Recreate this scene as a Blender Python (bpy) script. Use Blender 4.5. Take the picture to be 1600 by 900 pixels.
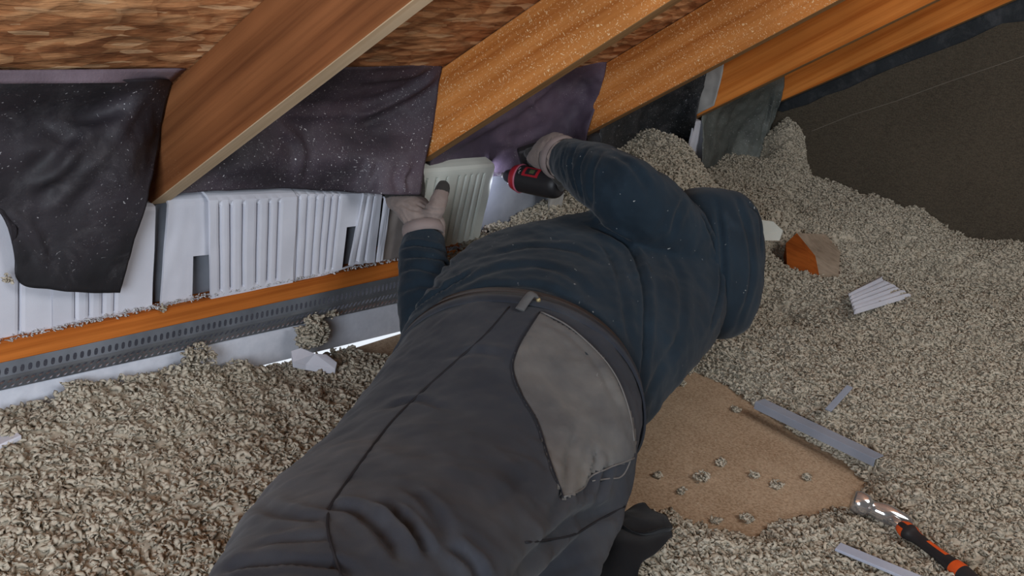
import bpy, bmesh, math, random
import numpy as np
from mathutils import Vector, Matrix, noise
from mathutils.bvhtree import BVHTree

for o in list(bpy.data.objects): bpy.data.objects.remove(o)
S = bpy.context.scene
COL = S.collection
random.seed(7)
RNG = np.random.default_rng(11)

# ------------------------------------------------------------------ camera
FPX = 1492.26
YAW, PITCH, ROLL = 0.95729, -0.335157, 0.147259
CAM = np.array([0.0, 0.0, 0.9])
FW = np.array([math.sin(YAW)*math.cos(PITCH), math.cos(YAW)*math.cos(PITCH), math.sin(PITCH)])
_r0 = np.array([math.cos(YAW), -math.sin(YAW), 0.0]); _u0 = np.cross(_r0, FW)
RT = math.cos(ROLL)*_r0 + math.sin(ROLL)*_u0
UP = -math.sin(ROLL)*_r0 + math.cos(ROLL)*_u0
cam = bpy.data.cameras.new('camera'); cam.sensor_width = 36; cam.lens = FPX/1600*36
cam.clip_start = 0.02
co = bpy.data.objects.new('camera', cam); COL.objects.link(co)
co.matrix_world = Matrix(((RT[0], UP[0], -FW[0], CAM[0]), (RT[1], UP[1], -FW[1], CAM[1]), (RT[2], UP[2], -FW[2], CAM[2]), (0, 0, 0, 1)))
S.camera = co

# ------------------------------------------------------------------ light
S.view_settings.view_transform = 'Standard'; S.view_settings.look = 'None'
S.view_settings.gamma = 1; S.view_settings.use_curve_mapping = False
S.view_settings.exposure = 0.3
W = bpy.data.worlds.new('daylight'); S.world = W; W.use_nodes = True
W.node_tree.nodes['Background'].inputs[0].default_value = (0.86, 0.92, 1.0, 1)
W.node_tree.nodes['Background'].inputs[1].default_value = .8
def area(name, loc, to, size, power, col, spread=math.pi):
    l = bpy.data.lights.new(name, 'AREA'); l.shape = 'RECTANGLE'; l.size = size[0]; l.size_y = size[1]
    l.energy = power; l.color = col; l.spread = spread
    o = bpy.data.objects.new(name, l); COL.objects.link(o); o.location = loc
    o.rotation_euler = (Vector(to)-Vector(loc)).to_track_quat('-Z', 'Y').to_euler(); return o
area('gable_window_light', (-0.75, 0.05, 0.80), (1.5, 1.1, 0.55), (0.9, 0.8), 38, (0.82, 0.90, 1.0))
area('added_fill_light', (1.9, -1.2, 1.9), (2.5, 0.9, 0.1), (1.2, 0.9), 25, (0.96, 0.98, 1.0))  # added unseen fill that lifts the dark insulation on the right; no hatch there

# ------------------------------------------------------------------ picking helpers (pixel of the photo -> point on a plane of the place)
def ray(x, y): return FW + RT*(x-800)/FPX + UP*(450-y)/FPX
def P(x, y, w): return CAM + ray(x, y)*w
def onX(x, y, X): d = ray(x, y); return CAM + d*((X-CAM[0])/d[0])
def onY(x, y, Y): d = ray(x, y); return CAM + d*((Y-CAM[1])/d[1])
def onZ(x, y, Z): d = ray(x, y); return CAM + d*((Z-CAM[2])/d[2])
TAN = 0.7475; ZD = 1.657
def deckz(Y): return ZD - TAN*Y

# ------------------------------------------------------------------ mesh helpers
WLOC = {}
def mk(name, V, F, mats, parent=None, smooth=False, mi=None, loc=None, label=None, cat=None, group=None, kind=None):
    V = np.asarray(V, dtype=float)
    if parent is None:
        if loc is None: loc = np.array([(V[:, 0].min()+V[:, 0].max())/2, (V[:, 1].min()+V[:, 1].max())/2, V[:, 2].min()])
    else: loc = WLOC[parent]
    loc = np.array(loc, float)
    me = bpy.data.meshes.new(name); me.from_pydata((V-loc).tolist(), [], [list(map(int, f)) for f in F]); me.update()
    if not isinstance(mats, (list, tuple)): mats = [mats]
    for m in mats: me.materials.append(m)
    if mi is not None: me.polygons.foreach_set('material_index', np.array(mi, dtype=np.int32))
    if smooth: me.polygons.foreach_set('use_smooth', [True]*len(me.polygons))
    o = bpy.data.objects.new(name, me); COL.objects.link(o)
    WLOC[o] = loc
    if parent is None: o.location = loc
    else: o.parent = parent
    tag(o, label, cat, group, kind); return o
def tag(o, label=None, cat=None, group=None, kind=None):
    if label: o['label'] = label
    if cat: o['category'] = cat
    if group: o['group'] = group
    if kind: o['kind'] = kind
    return o
def empty(name, loc, label, cat, group=None):
    o = bpy.data.objects.new(name, None); COL.objects.link(o); o.location = tuple(loc); o.empty_display_size = 0.05
    WLOC[o] = np.array(loc, float); return tag(o, label, cat, group)
def bevel(o, w=0.002, seg=2):
    m = o.modifiers.new('bevel', 'BEVEL'); m.width = w; m.segments = seg; m.limit_method = 'ANGLE'; return o
def solid(o, t, off=0):
    m = o.modifiers.new('solid', 'SOLIDIFY'); m.thickness = t; m.offset = off; return o
def box(c0, c1):
    x0, y0, z0 = c0; x1, y1, z1 = c1
    return ([(x0,y0,z0),(x1,y0,z0),(x1,y1,z0),(x0,y1,z0),(x0,y0,z1),(x1,y0,z1),(x1,y1,z1),(x0,y1,z1)],
            [(0,3,2,1),(4,5,6,7),(0,1,5,4),(1,2,6,5),(2,3,7,6),(3,0,4,7)])
def hexa(p):  # 8 points: bottom loop of four then top loop of four
    return ([tuple(q) for q in p], [(0,3,2,1),(4,5,6,7),(0,1,5,4),(1,2,6,5),(2,3,7,6),(3,0,4,7)])
def extrude(poly, vec):
    poly = [np.array(q, float) for q in poly]; n = len(poly); vec = np.array(vec, float)
    V = poly + [q+vec for q in poly]
    return V, [tuple(range(n)), tuple(range(2*n-1, n-1, -1))] + [(i, i+n, (i+1) % n+n, (i+1) % n) for i in range(n)]
def join(parts):
    V = []; F = []
    for v, f in parts:
        k = len(V); V += [tuple(q) for q in v]; F += [tuple(i+k for i in q) for q in f]
    return V, F
def loft(rings, cap=True):
    n = len(rings[0]); V = []; F = []
    for r in rings: V += [tuple(q) for q in r]
    for a in range(len(rings)-1):
        for i in range(n):
            j = (i+1) % n; F.append((a*n+i, a*n+j, (a+1)*n+j, (a+1)*n+i))
    if cap:
        for a, rev in ((0, True), (len(rings)-1, False)):
            c = np.mean(np.array(rings[a]), axis=0); V.append(tuple(c)); k = len(V)-1
            for i in range(n):
                j = (i+1) % n; t = (a*n+i, a*n+j, k); F.append(t[::-1] if rev else t)
    return V, F
def ring(L, R, T, kb=1.0, n=36, pw=2.0):
    L, R, T = (np.array(q, float) for q in (L, R, T)); c = (L+R)/2; U = (R-L)/2; Vv = T-c; out = []
    for i in range(n):
        a = 2*math.pi*i/n; ca, sa = math.cos(a), math.sin(a)
        ca = math.copysign(abs(ca)**(2/pw), ca); sa = math.copysign(abs(sa)**(2/pw), sa)
        out.append(c + U*ca + Vv*sa*(kb if sa < 0 else 1))
    return out
def pring(L, R, T, **k): return ring(P(*L), P(*R), P(*T), **k)
def catmull(pts, n):
    pts = [np.array(p, float) for p in pts]; m = len(pts)-1; out = []
    for i in range(n+1):
        t = i/n*m; k = min(int(t), m-1); t -= k
        p0 = pts[k-1] if k > 0 else 2*pts[0]-pts[1]; p1 = pts[k]; p2 = pts[k+1]; p3 = pts[k+2] if k+2 <= m else 2*pts[m]-pts[m-1]
        out.append(0.5*((2*p1)+(-p0+p2)*t+(2*p0-5*p1+4*p2-p3)*t*t+(-p0+3*p1-3*p2+p3)*t**3))
    return out
def smoothrings(rings, n):
    R = np.array(rings); return [np.array(q).reshape(R.shape[1:]) for q in catmull([r.ravel() for r in R], n)]
def tube(pts, rad, n=10, cap=True, flat=1.0, up=None):
    pts = [np.array(p, float) for p in pts]
    if not hasattr(rad, '__len__'): rad = [rad]*len(pts)
    rings = []; prev = None
    for i, p in enumerate(pts):
        t = pts[min(i+1, len(pts)-1)]-pts[max(i-1, 0)]; t = t/(np.linalg.norm(t)+1e-12)
        if prev is None:
            a = np.array(up, float) if up is not None else (np.array([0, 0, 1.0]) if abs(t[2]) < .9 else np.array([1.0, 0, 0]))
        else: a = prev
        a = a - t*(a@t); a /= np.linalg.norm(a)+1e-12; prev = a; b = np.cross(t, a)
        rings.append([p + rad[i]*(a*math.cos(2*math.pi*k/n)*flat + b*math.sin(2*math.pi*k/n)) for k in range(n)])
    return loft(rings, cap)
def capsule(pts, rad, n=12, sub=5):
    """chain with round ends"""
    pts = [np.array(p, float) for p in pts]; m = len(pts)
    c = catmull([np.append(p, r) for p, r in zip(pts, rad)], sub*(m-1))
    q = [x[:3] for x in c]; rr = [x[3] for x in c]
    d0 = q[0]-q[1]; d0 /= np.linalg.norm(d0); d1 = q[-1]-q[-2]; d1 /= np.linalg.norm(d1)
    Q = []; RR = []
    for a in (80, 60, 35): Q.append(q[0]+d0*rr[0]*math.sin(math.radians(a))); RR.append(rr[0]*math.cos(math.radians(a)))
    Q += q; RR += rr
    for a in (35, 60, 80): Q.append(q[-1]+d1*rr[-1]*math.sin(math.radians(a))); RR.append(rr[-1]*math.cos(math.radians(a)))
    return tube(Q, RR, n)
def remesh(parts, voxel, smooth_it=4):
    V, F = join(parts)
    me = bpy.data.meshes.new('tmp'); me.from_pydata([tuple(v) for v in V], [], F); me.update()
    o = bpy.data.objects.new('tmp', me); COL.objects.link(o)
    m = o.modifiers.new('r', 'REMESH'); m.mode = 'VOXEL'; m.voxel_size = voxel; m.adaptivity = 0
    if smooth_it:
        s = o.modifiers.new('s', 'SMOOTH'); s.iterations = smooth_it; s.factor = 0.6
    dg = bpy.context.evaluated_depsgraph_get(); ev = o.evaluated_get(dg); r = ev.to_mesh()
    n = len(r.vertices); A = np.empty(n*3); r.vertices.foreach_get('co', A); A = A.reshape(-1, 3)
    N = np.empty(n*3); r.vertices.foreach_get('normal', N); N = N.reshape(-1, 3)
    Fc = [tuple(p.vertices) for p in r.polygons]
    ev.to_mesh_clear(); bpy.data.objects.remove(o); bpy.data.meshes.remove(me)
    return A.copy(), N.copy(), Fc
def bvh(V, F): return BVHTree.FromPolygons([tuple(v) for v in V], [tuple(f) for f in F])
def cast(T, x, y):
    d = ray(x, y); d = d/np.linalg.norm(d)
    h = T.ray_cast(Vector(CAM), Vector(d)); return (np.array(h[0]), np.array(h[1])) if h[0] is not None else (None, None)
def polyline3(T, px, step=5):
    out = []
    for a, b in zip(px[:-1], px[1:]):
        n = max(1, int(math.hypot(b[0]-a[0], b[1]-a[1])/step))
        for i in range(n):
            t = i/n; h, nn = cast(T, a[0]+(b[0]-a[0])*t, a[1]+(b[1]-a[1])*t)
            if h is not None: out.append((h, nn))
    h, nn = cast(T, *px[-1])
    if h is not None: out.append((h, nn))
    return out
def smoothpx(px, k=6):
    return [tuple(q) for q in catmull(px, k*(len(px)-1))]
def folds(V, N, F, lines):
    """real creases: a groove along a line on the cloth with a soft ridge on both sides"""
    T = bvh(V, F); D = np.zeros(len(V))
    for px, depth, width in lines:
        pts = np.array([h for h, _ in polyline3(T, smoothpx(px), 6)])
        if len(pts) < 2: continue
        lo = pts.min(0)-5*width; hi = pts.max(0)+5*width
        idx = np.where(((V > lo) & (V < hi)).all(1))[0]
        if not len(idx): continue
        X = V[idx]; best = np.full(len(idx), 9.); tt = np.zeros(len(idx))
        for i in range(len(pts)-1):
            a, b = pts[i], pts[i+1]; ab = b-a; L2 = ab@ab+1e-12
            t = np.clip((X-a)@ab/L2, 0, 1); d = np.linalg.norm(X-(a+t[:, None]*ab), axis=1)
            m = d < best; best[m] = d[m]; tt[m] = (i+t[m])/(len(pts)-1)
        taper = np.clip(np.minimum(tt, 1-tt)*5+.15, 0, 1)
        g = np.exp(-(best/width)**2); rdg = np.exp(-((best-2.0*width)/(1.2*width))**2)
        D[idx] += taper*depth*(-g+0.55*rdg)
    return V + N*D[:, None]
def nz(p, s, o=0.0): return noise.noise(Vector((p[0]*s+o, p[1]*s+o*1.3, p[2]*s-o)))

# ------------------------------------------------------------------ materials
def lin(r, g, b):
    f = lambda c: (c/255/12.92) if c/255 <= .04045 else ((c/255+.055)/1.055)**2.4
    return (f(r), f(g), f(b), 1)
class M:
    def __init__(s, name, rough=.7, spec=.3, metal=0):
        s.m = bpy.data.materials.new(name); s.m.use_nodes = True; s.t = s.m.node_tree; s.b = s.t.nodes['Principled BSDF']
        s.b.inputs['Roughness'].default_value = rough; s.b.inputs['Metallic'].default_value = metal
        s.b.inputs['Specular IOR Level'].default_value = spec
        s.tc = s.n('ShaderNodeTexCoord')
    def n(s, k, **kw):
        x = s.t.nodes.new(k)
        for a, b in kw.items(): setattr(x, a, b)
        return x
    def l(s, a, b): s.t.links.new(a, b)
    def map(s, scale=(1,1,1), rot=(0,0,0), src=None, loc=(0,0,0)):
        m = s.n('ShaderNodeMapping'); m.inputs['Scale'].default_value = scale; m.inputs['Rotation'].default_value = rot; m.inputs['Location'].default_value = loc
        s.l(src or s.tc.outputs['Object'], m.inputs['Vector']); return m.outputs[0]
    def noise(s, v, scale, detail=4, rough=.55, dist=0):
        x = s.n('ShaderNodeTexNoise'); s.l(v, x.inputs['Vector']); x.inputs['Scale'].default_value = scale
        x.inputs['Detail'].default_value = detail; x.inputs['Roughness'].default_value = rough; x.inputs['Distortion'].default_value = dist; return x
    def vor(s, v, scale, feature='F1'):
        x = s.n('ShaderNodeTexVoronoi'); x.feature = feature; s.l(v, x.inputs['Vector']); x.inputs['Scale'].default_value = scale; return x
    def ramp(s, f, stops, interp='LINEAR'):
        x = s.n('ShaderNodeValToRGB'); x.color_ramp.interpolation = interp; e = x.color_ramp.elements
        e[0].position, e[0].color = stops[0]; e[1].position, e[1].color = stops[-1]
        for p, c in stops[1:-1]:
            q = e.new(p); q.color = c
        s.l(f, x.inputs[0]); return x.outputs[0]
    def mix(s, f, a, b, mode='MIX'):
        x = s.n('ShaderNodeMix', data_type='RGBA', blend_type=mode)
        if isinstance(f, float): x.inputs[0].default_value = f
        else: s.l(f, x.inputs[0])
        for i, c in ((6, a), (7, b)):
            if isinstance(c, tuple): x.inputs[i].default_value = c
            else: s.l(c, x.inputs[i])
        return x.outputs[2]
    def math(s, op, a, b=None):
        x = s.n('ShaderNodeMath', operation=op)
        for i, c in ((0, a), (1, b)):
            if c is None: continue
            if isinstance(c, (int, float)): x.inputs[i].default_value = c
            else: s.l(c, x.inputs[i])
        return x.outputs[0]
    def color(s, c):
        if isinstance(c, tuple): s.b.inputs['Base Color'].default_value = c
        else: s.l(c, s.b.inputs['Base Color'])
        return s
    def bump(s, h, strength=.3, dist=.002):
        x = s.n('ShaderNodeBump'); x.inputs['Strength'].default_value = strength; x.inputs['Distance'].default_value = dist
        s.l(h, x.inputs['Height']); s.l(x.outputs[0], s.b.inputs['Normal']); return s
    def specks(s, base, scale=90, size=.16, dens=.5, col=lin(190, 180, 165), where=6):
        """settled dust: small pale fibres in patches"""
        wv = s.map((1, 1, 1)); nn = s.noise(wv, 40, 2)
        d = s.mix(.04, wv, nn.outputs['Color'])
        v = s.vor(d, scale); v.inputs['Randomness'].default_value = 1
        a = s.ramp(v.outputs['Distance'], [(size*.6, (1,1,1,1)), (size, (0,0,0,1))])
        c = s.ramp(s.noise(wv, where, 3).outputs['Fac'], [(1-dens-.06, (0,0,0,1)), (1-dens+.12, (1,1,1,1))])
        w = s.ramp(v.outputs['Color'], [(.35, (0,0,0,1)), (.6, (1,1,1,1))])
        return s.mix(s.math('MULTIPLY', s.math('MULTIPLY', a, c), w), base, col)
BL, WH = (0,0,0,1), (1,1,1,1)

def mat_wood(name, dark, mid, light, rot=(0,0,0), dust=None, seed=0.0):
    m = M(name, .78, .12)
    r = m.map((1,1,1), rot, loc=(seed, seed*.7, seed*.3)); g = m.map((14, .55, 14), src=r)
    d = m.noise(g, 1.3, 3, .5, .6); fine = m.noise(m.map((90, 2.0, 90), src=r), 1.0, 3, .6)
    w = m.n('ShaderNodeTexWave'); w.wave_type = 'BANDS'; w.bands_direction = 'Z'; m.l(m.mix(.35, g, d.outputs['Color']), w.inputs['Vector'])
    w.inputs['Scale'].default_value = .5; w.inputs['Distortion'].default_value = 7; w.inputs['Detail'].default_value = 4
    c = m.ramp(w.outputs['Fac'], [(0, dark), (.45, mid), (1, light)])
    c2 = m.ramp(fine.outputs['Fac'], [(.3, dark), (.6, light)])
    c = m.mix(.55, c, c2)
    big = m.ramp(m.noise(r, 2.6, 3).outputs['Fac'], [(.3, (.72,.70,.68,1)), (.7, (1.05,1,.98,1))])
    c = m.mix(1.0, c, big, 'MULTIPLY')
    k = m.vor(m.map((5, 1.6, 5), src=r), 1.5)
    kn = m.ramp(k.outputs['Distance'], [(.03, WH), (.08, BL)])
    c = m.mix(kn, c, tuple(x*.45 for x in dark[:3])+(1,))
    if dust: c = m.specks(c, dust[0], dust[1], dust[2], dust[3] if len(dust) > 3 else lin(205, 175, 140), 5)
    m.color(c); m.bump(fine.outputs['Fac'], .25, .0015); return m.m
TH = math.atan(TAN)
ROTR = (TH, 0, 0)
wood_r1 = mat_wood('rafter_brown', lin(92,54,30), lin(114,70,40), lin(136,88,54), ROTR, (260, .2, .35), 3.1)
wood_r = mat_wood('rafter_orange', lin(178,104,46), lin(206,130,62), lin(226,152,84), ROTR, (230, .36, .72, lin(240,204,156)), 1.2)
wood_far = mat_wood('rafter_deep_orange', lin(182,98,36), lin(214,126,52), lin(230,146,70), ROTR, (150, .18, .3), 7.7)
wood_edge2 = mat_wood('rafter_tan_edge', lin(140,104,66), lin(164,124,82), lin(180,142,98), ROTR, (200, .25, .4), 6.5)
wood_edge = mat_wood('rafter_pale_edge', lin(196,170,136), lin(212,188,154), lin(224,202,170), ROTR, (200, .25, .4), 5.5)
wood_plate = mat_wood('plate_orange', lin(140,72,24), lin(182,100,38), lin(204,122,54), (0, 0, math.pi/2), (120, .12, .2), 2.2)
wood_stub = mat_wood('stub_red_brown', lin(120,58,18), lin(150,76,26), lin(165,90,36), (0,0,0), None, 9.1)
wood_cut = mat_wood('grey_sawn_wood', lin(128,114,98), lin(150,136,118), lin(168,154,136), (0,0,0), (150, .2, .5), 4.4)

def mat_osb():
    m = M('strand_board', .75, .2)
    r = m.map((1,1,1), ROTR)
    nn = m.noise(r, 9, 3)
    def layer(sc, rot, mixf, seed):
        v = m.mix(mixf, m.map(sc, rot, src=r, loc=(seed, seed, 0)), nn.outputs['Color'])
        return m.vor(v, 1.0)
    a = layer((17, 48, 20), (0,0,.15), .3, 0); b = layer((24, 62, 20), (0,0,-.5), .3, 3); c = layer((14, 38, 20), (0,0,.7), .3, 8)
    pal = [(0, lin(140,82,50)), (.3, lin(190,124,78)), (.6, lin(216,152,102)), (1, lin(240,188,136))]
    ca = m.ramp(a.outputs['Color'], pal); cb = m.ramp(b.outputs['Color'], pal); cc = m.ramp(c.outputs['Color'], pal)
    x = m.mix(m.ramp(m.noise(r, 14, 2).outputs['Fac'], [(.48, BL), (.52, WH)]), ca, cb)
    x = m.mix(m.ramp(m.noise(r, 7, 3).outputs['Fac'], [(.55, BL), (.58, WH)]), x, cc)
    g = m.noise(m.map((24, 120, 60), src=r), 1, 3, .6, 1.5); x = m.mix(.25, x, m.ramp(g.outputs['Fac'], [(.3, lin(150,96,60)), (.7, lin(230,182,130))]))
    for q_, th in ((a, .62), (b, .66), (c, .66)):
        x = m.mix(m.ramp(q_.outputs['Distance'], [(th, BL), (th+.14, (.35,.35,.35,1))]), x, lin(74,42,24))
    fl = m.ramp(m.vor(m.mix(.2, m.map((30, 110, 40), (0,0,.25), src=r), nn.outputs['Color']), 1.0).outputs['Color'], [(.80, BL), (.86, (.7,.7,.7,1))]); x = m.mix(fl, x, lin(244,204,158))
    bg = m.ramp(m.noise(r, 3, 3).outputs['Fac'], [(.35, (.7,.66,.64,1)), (.65, (1.05,1.02,1,1))])
    m.color(m.mix(1.0, x, bg, 'MULTIPLY'))
    h = m.math('ADD', m.math('MULTIPLY', a.outputs['Distance'], .6), m.math('ADD', b.outputs['Distance'], m.math('MULTIPLY', g.outputs['Fac'], .4)))
    m.bump(h, .9, .008); return m.m
osb = mat_osb()

def mat_felt(name, base=lin(42,40,44), pink=0.0, alpha=.93, dusty=.5, dustcol=lin(150,146,148)):
    m = M(name, .62, .3)
    v = m.map()
    c = m.ramp(m.noise(v, 6, 5).outputs['Fac'], [(.3, tuple(x*.7 for x in base[:3])+(1,)), (.7, tuple(x*1.5 for x in base[:3])+(1,))])
    if pink: c = m.mix(m.ramp(m.noise(v, 3.3, 3).outputs['Fac'], [(.4, BL), (.75, (pink,)*3+(1,))]), c, lin(120,98,112))  # pinkish patches paint in light falling on and through the membrane
    haze = m.ramp(m.noise(v, 11, 6, .7, .4).outputs['Fac'], [(.5, BL), (.85, (.22,)*3+(1,))]); c = m.mix(haze, c, dustcol)
    c = m.specks(c, 130, .17, dusty, lin(200,198,200), 7)
    c = m.specks(c, 330, .22, dusty*.9, lin(150,146,150), 12)
    m.color(c); m.b.inputs['Alpha'].default_value = alpha
    f = m.noise(m.map((1,1,1)), 300, 2); w = m.noise(v, 24, 4)
    m.bump(m.math('ADD', m.math('MULTIPLY', f.outputs['Fac'], .2), w.outputs['Fac']), .35, .006); return m.m
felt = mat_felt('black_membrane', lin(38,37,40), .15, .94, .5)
felt_1 = mat_felt('black_membrane_painted_lit', lin(56,50,56), .4, .94, .7)  # lighter pinkish copy: the light in this bay is put into the colour
felt_p = mat_felt('black_membrane_led_tint', lin(74,64,78), .5, .97, .5)  # purplish base paints in the glow of the driver LED
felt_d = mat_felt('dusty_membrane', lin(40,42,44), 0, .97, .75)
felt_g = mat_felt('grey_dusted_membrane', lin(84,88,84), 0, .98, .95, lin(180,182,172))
felt_strip = mat_felt('gable_membrane', lin(34,37,40), 0, 1, .15)
felt_edge = mat_felt('membrane_lap_painted_lit', lin(112,98,106), 0, 1, .3)  # upper flange catching light, painted as a paler membrane colour

def mat_foam(name, c=lin(205,206,214), c2=lin(190,191,200)):
    m = M(name, .55, .35); v = m.map()
    x = m.ramp(m.noise(v, 8, 4).outputs['Fac'], [(.3, c2), (.7, c)]); m.color(x)
    m.bump(m.noise(v, 500, 1).outputs['Fac'], .15, .0008); return m.m
foam = mat_foam('white_foam'); foam_dirty = mat_foam('greyed_foam', lin(178,176,172), lin(140,138,134)); foam_cream = mat_foam('cream_foam', lin(204,208,200), lin(190,194,186))
foam_shade = mat_foam('foam_painted_shade', lin(150,142,138), lin(110,102,98))  # darker foam copy: the shade on this panel is put into the colour
def mat_board():
    m = M('white_coated_board', .3, .5); v = m.map()
    m.color(m.ramp(m.noise(v, 60, 4).outputs['Fac'], [(.3, lin(200,204,214)), (.7, lin(214,217,226))])); m.bump(m.noise(v, 220, 2).outputs['Fac'], .1, .001); return m.m
board = mat_board()
def mat_metal(name, c, rough=.32):
    m = M(name, rough, .5, .8); v = m.map(); m.color(m.ramp(m.noise(v, 10, 5).outputs['Fac'], [(.3, tuple(x*.6 for x in c[:3])+(1,)), (.7, c)])); m.bump(m.noise(v, 60, 3).outputs['Fac'], .1, .001); return m.m
galv = mat_metal('galvanised_steel', lin(176,184,196), .38); chrome = mat_metal('bright_steel', lin(215,212,210), .12)
def mat_sheath():
    m = M('grey_sheathing', .6, .3); v = m.map()
    c = m.ramp(m.noise(v, 5, 4).outputs['Fac'], [(.3, lin(88,92,102)), (.7, lin(122,126,138))])
    c = m.specks(c, 260, .25, .6, lin(170,172,178), 10); m.color(c); return m.m
sheath = mat_sheath(); sheath2 = mat_foam('dull_grey_metal', lin(148,152,160), lin(112,116,124))
def mat_floor():
    m = M('particle_board', .8, .15); v = m.map(); a = m.noise(v, 8, 5); b = m.noise(m.map((1,1,1)), 190, 3, .7)
    c = m.ramp(a.outputs['Fac'], [(.3, lin(142,118,92)), (.7, lin(172,150,124))])
    c = m.mix(.45, c, m.ramp(b.outputs['Fac'], [(.35, lin(116,92,70)), (.65, lin(198,176,150))]))
    c = m.specks(c, 120, .2, .65, lin(186,172,150), 7); m.color(c); m.bump(b.outputs['Fac'], .3, .002); return m.m
floor_m = mat_floor()
def mat_gable():
    m = M('brown_fibreboard', .85, .12); v = m.map(); b = m.noise(v, 260, 3, .7); a = m.noise(v, 3, 4)
    w = m.noise(m.map((1, 6, 60)), 6, 3)
    c = m.ramp(a.outputs['Fac'], [(.3, lin(58,53,44)), (.7, lin(74,67,56))]); c = m.mix(.35, c, m.ramp(b.outputs['Fac'], [(.35, lin(52,46,40)), (.65, lin(112,102,88))]))
    c = m.mix(.12, c, m.ramp(w.outputs['Fac'], [(.4, lin(60,52,44)), (.6, lin(120,108,92))]))
    c = m.specks(c, 60, .08, .25, lin(150,142,128), 4); m.color(c); m.bump(b.outputs['Fac'], .35, .002); return m.m
gable_m = mat_gable()
def mat_ins():
    m = M('beige_pulp', .9, .1); v = m.map(); big = m.noise(v, 2.2, 3); sm = m.noise(v, 120, 2); tint = m.noise(v, 30, 2)
    c = m.ramp(sm.outputs['Fac'], [(.25, lin(154,146,130)), (.75, lin(196,188,172))])
    c = m.mix(m.ramp(tint.outputs['Fac'], [(.55, BL), (.8, (.3,.3,.3,1))]), c, lin(196,178,152))
    c = m.mix(1.0, c, m.ramp(big.outputs['Fac'], [(.3, (.9,.88,.86,1)), (.7, (1.03,1.03,1.02,1))]), 'MULTIPLY')
    m.color(c); m.bump(sm.outputs['Fac'], .4, .002); return m.m
ins = mat_ins()
def mat_cloth(name, a, b, dust=None, dustcol=lin(120,118,114), where=3.0, amount=(.5, .8), spk=.2, weave=900, rough=.85):
    m = M(name, rough, .15); v = m.map()
    c = m.ramp(m.noise(v, 7, 5).outputs['Fac'], [(.3, a), (.7, b)])
    if dust: c = m.mix(m.ramp(m.noise(v, where, 5, .62, .3).outputs['Fac'], [(amount[0], BL), (amount[1], (dust,)*3+(1,))]), c, dustcol)
    if spk: c = m.specks(c, 55, .09, spk, lin(190,192,190), 8)
    m.color(c); m.b.inputs['Sheen Weight'].default_value = .09
    m.bump(m.math('ADD', m.math('MULTIPLY', m.noise(v, weave, 1).outputs['Fac'], .3), m.noise(v, 35, 4).outputs['Fac']), .3, .003); return m.m
shirt_m = mat_cloth('navy_jersey', lin(21,32,41), lin(31,45,56), .35, lin(58,74,88), 9, (.6, .85), .5)
jean_m = mat_cloth('faded_black_denim', lin(37,41,49), lin(49,53,61), .6, lin(84,86,88), 3.2, (.48, .75), .25, 1400)
pocket_m = mat_cloth('dusty_denim', lin(68,69,72), lin(90,90,90), .6, lin(124,122,116), 6, (.4, .7), .3, 1400)
belt_m = mat_cloth('brown_leather', lin(46,38,36), lin(58,48,44), .3, lin(80,70,64), 12, (.5, .8), 0)
skin_m = mat_cloth('skin', lin(176,128,104), lin(190,142,118), 0, spk=0, weave=400, rough=.55)
hair_m = mat_cloth('dark_hair', lin(30,24,20), lin(42,34,28), 0, spk=0)
glove_m = mat_cloth('taupe_knit', lin(122,108,102), lin(148,134,127), .5, lin(92,82,78), 14, (.5, .75), .2, 1100)
gloved_m = mat_cloth('dark_rubber', lin(52,50,48), lin(70,67,64), .3, lin(96,92,88), 20, (.5, .8), 0)
cuff_m = mat_cloth('pale_cuff', lin(120,106,102), lin(144,130,126), 0, spk=0)
black_m = mat_cloth('black_cloth', lin(14,14,16), lin(22,22,24), .2, lin(48,48,48), 12, (.55, .8), .25)
boot_m = mat_cloth('dark_leather', lin(44,38,34), lin(58,50,44), .3, spk=.1)
def plain(name, c, rough=.5, spec=.4, metal=0, emit=None):
    m = M(name, rough, spec, metal); v = m.map(); m.color(m.ramp(m.noise(v, 60, 3).outputs['Fac'], [(.3, tuple(x*.8 for x in c[:3])+(1,)), (.7, c)]))
    if emit: m.b.inputs['Emission Color'].default_value = c; m.b.inputs['Emission Strength'].default_value = emit
    return m.m
blackp = plain('black_plastic', lin(40,38,40), .5); redp = plain('red_plastic', lin(170,36,48), .45); orangep = plain('orange_rubber', lin(214,84,30), .55)
whitep = plain('white_print', lin(220,220,220), .5); greenp = plain('olive_label', lin(86,92,60), .5); brass = plain('tarnished_brass', lin(170,152,110), .45, .5, .5)
pinkp = plain('pink_trim', lin(200,110,130), .4); led = plain('led', lin(225,232,255), .3, .5, 0, 6.0)
thread_m = plain('grey_thread', lin(46,46,50), .9, .1); threadl = plain('worn_thread', lin(112,110,108), .9, .1)

# ================================================================== THE SETTING
YW = 1.42
XA, XB = -0.9, 3.46
def struct(name, VF, m, **k): return mk(name, VF[0], VF[1], m, kind='structure', **k)
struct('floor', box((XA, -2.4, -.03), (XB+.05, 1.432, 0)), floor_m)
yt, yb = 1.62, -2.4
struct('ceiling', hexa([(XA, yb, deckz(yb)), (XB+.1, yb, deckz(yb)), (XB+.1, yt, deckz(yt)), (XA, yt, deckz(yt)),
                        (XA, yb, deckz(yb)+.02), (XB+.1, yb, deckz(yb)+.02), (XB+.1, yt, deckz(yt)+.02), (XA, yt, deckz(yt)+.02)]), osb)
struct('wall_front', box((XA, 1.52, .0), (XB, 1.54, .62)), sheath)
struct('wall_back', box((XA, -2.42, 0), (XB, -2.4, 3.6)), gable_m)
struct('wall_left', extrude([(XA, -2.4, 0), (XA, 1.45, 0), (XA, 1.6, .5), (XA, -2.4, 3.5)], (-.02, 0, 0)), gable_m)
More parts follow.
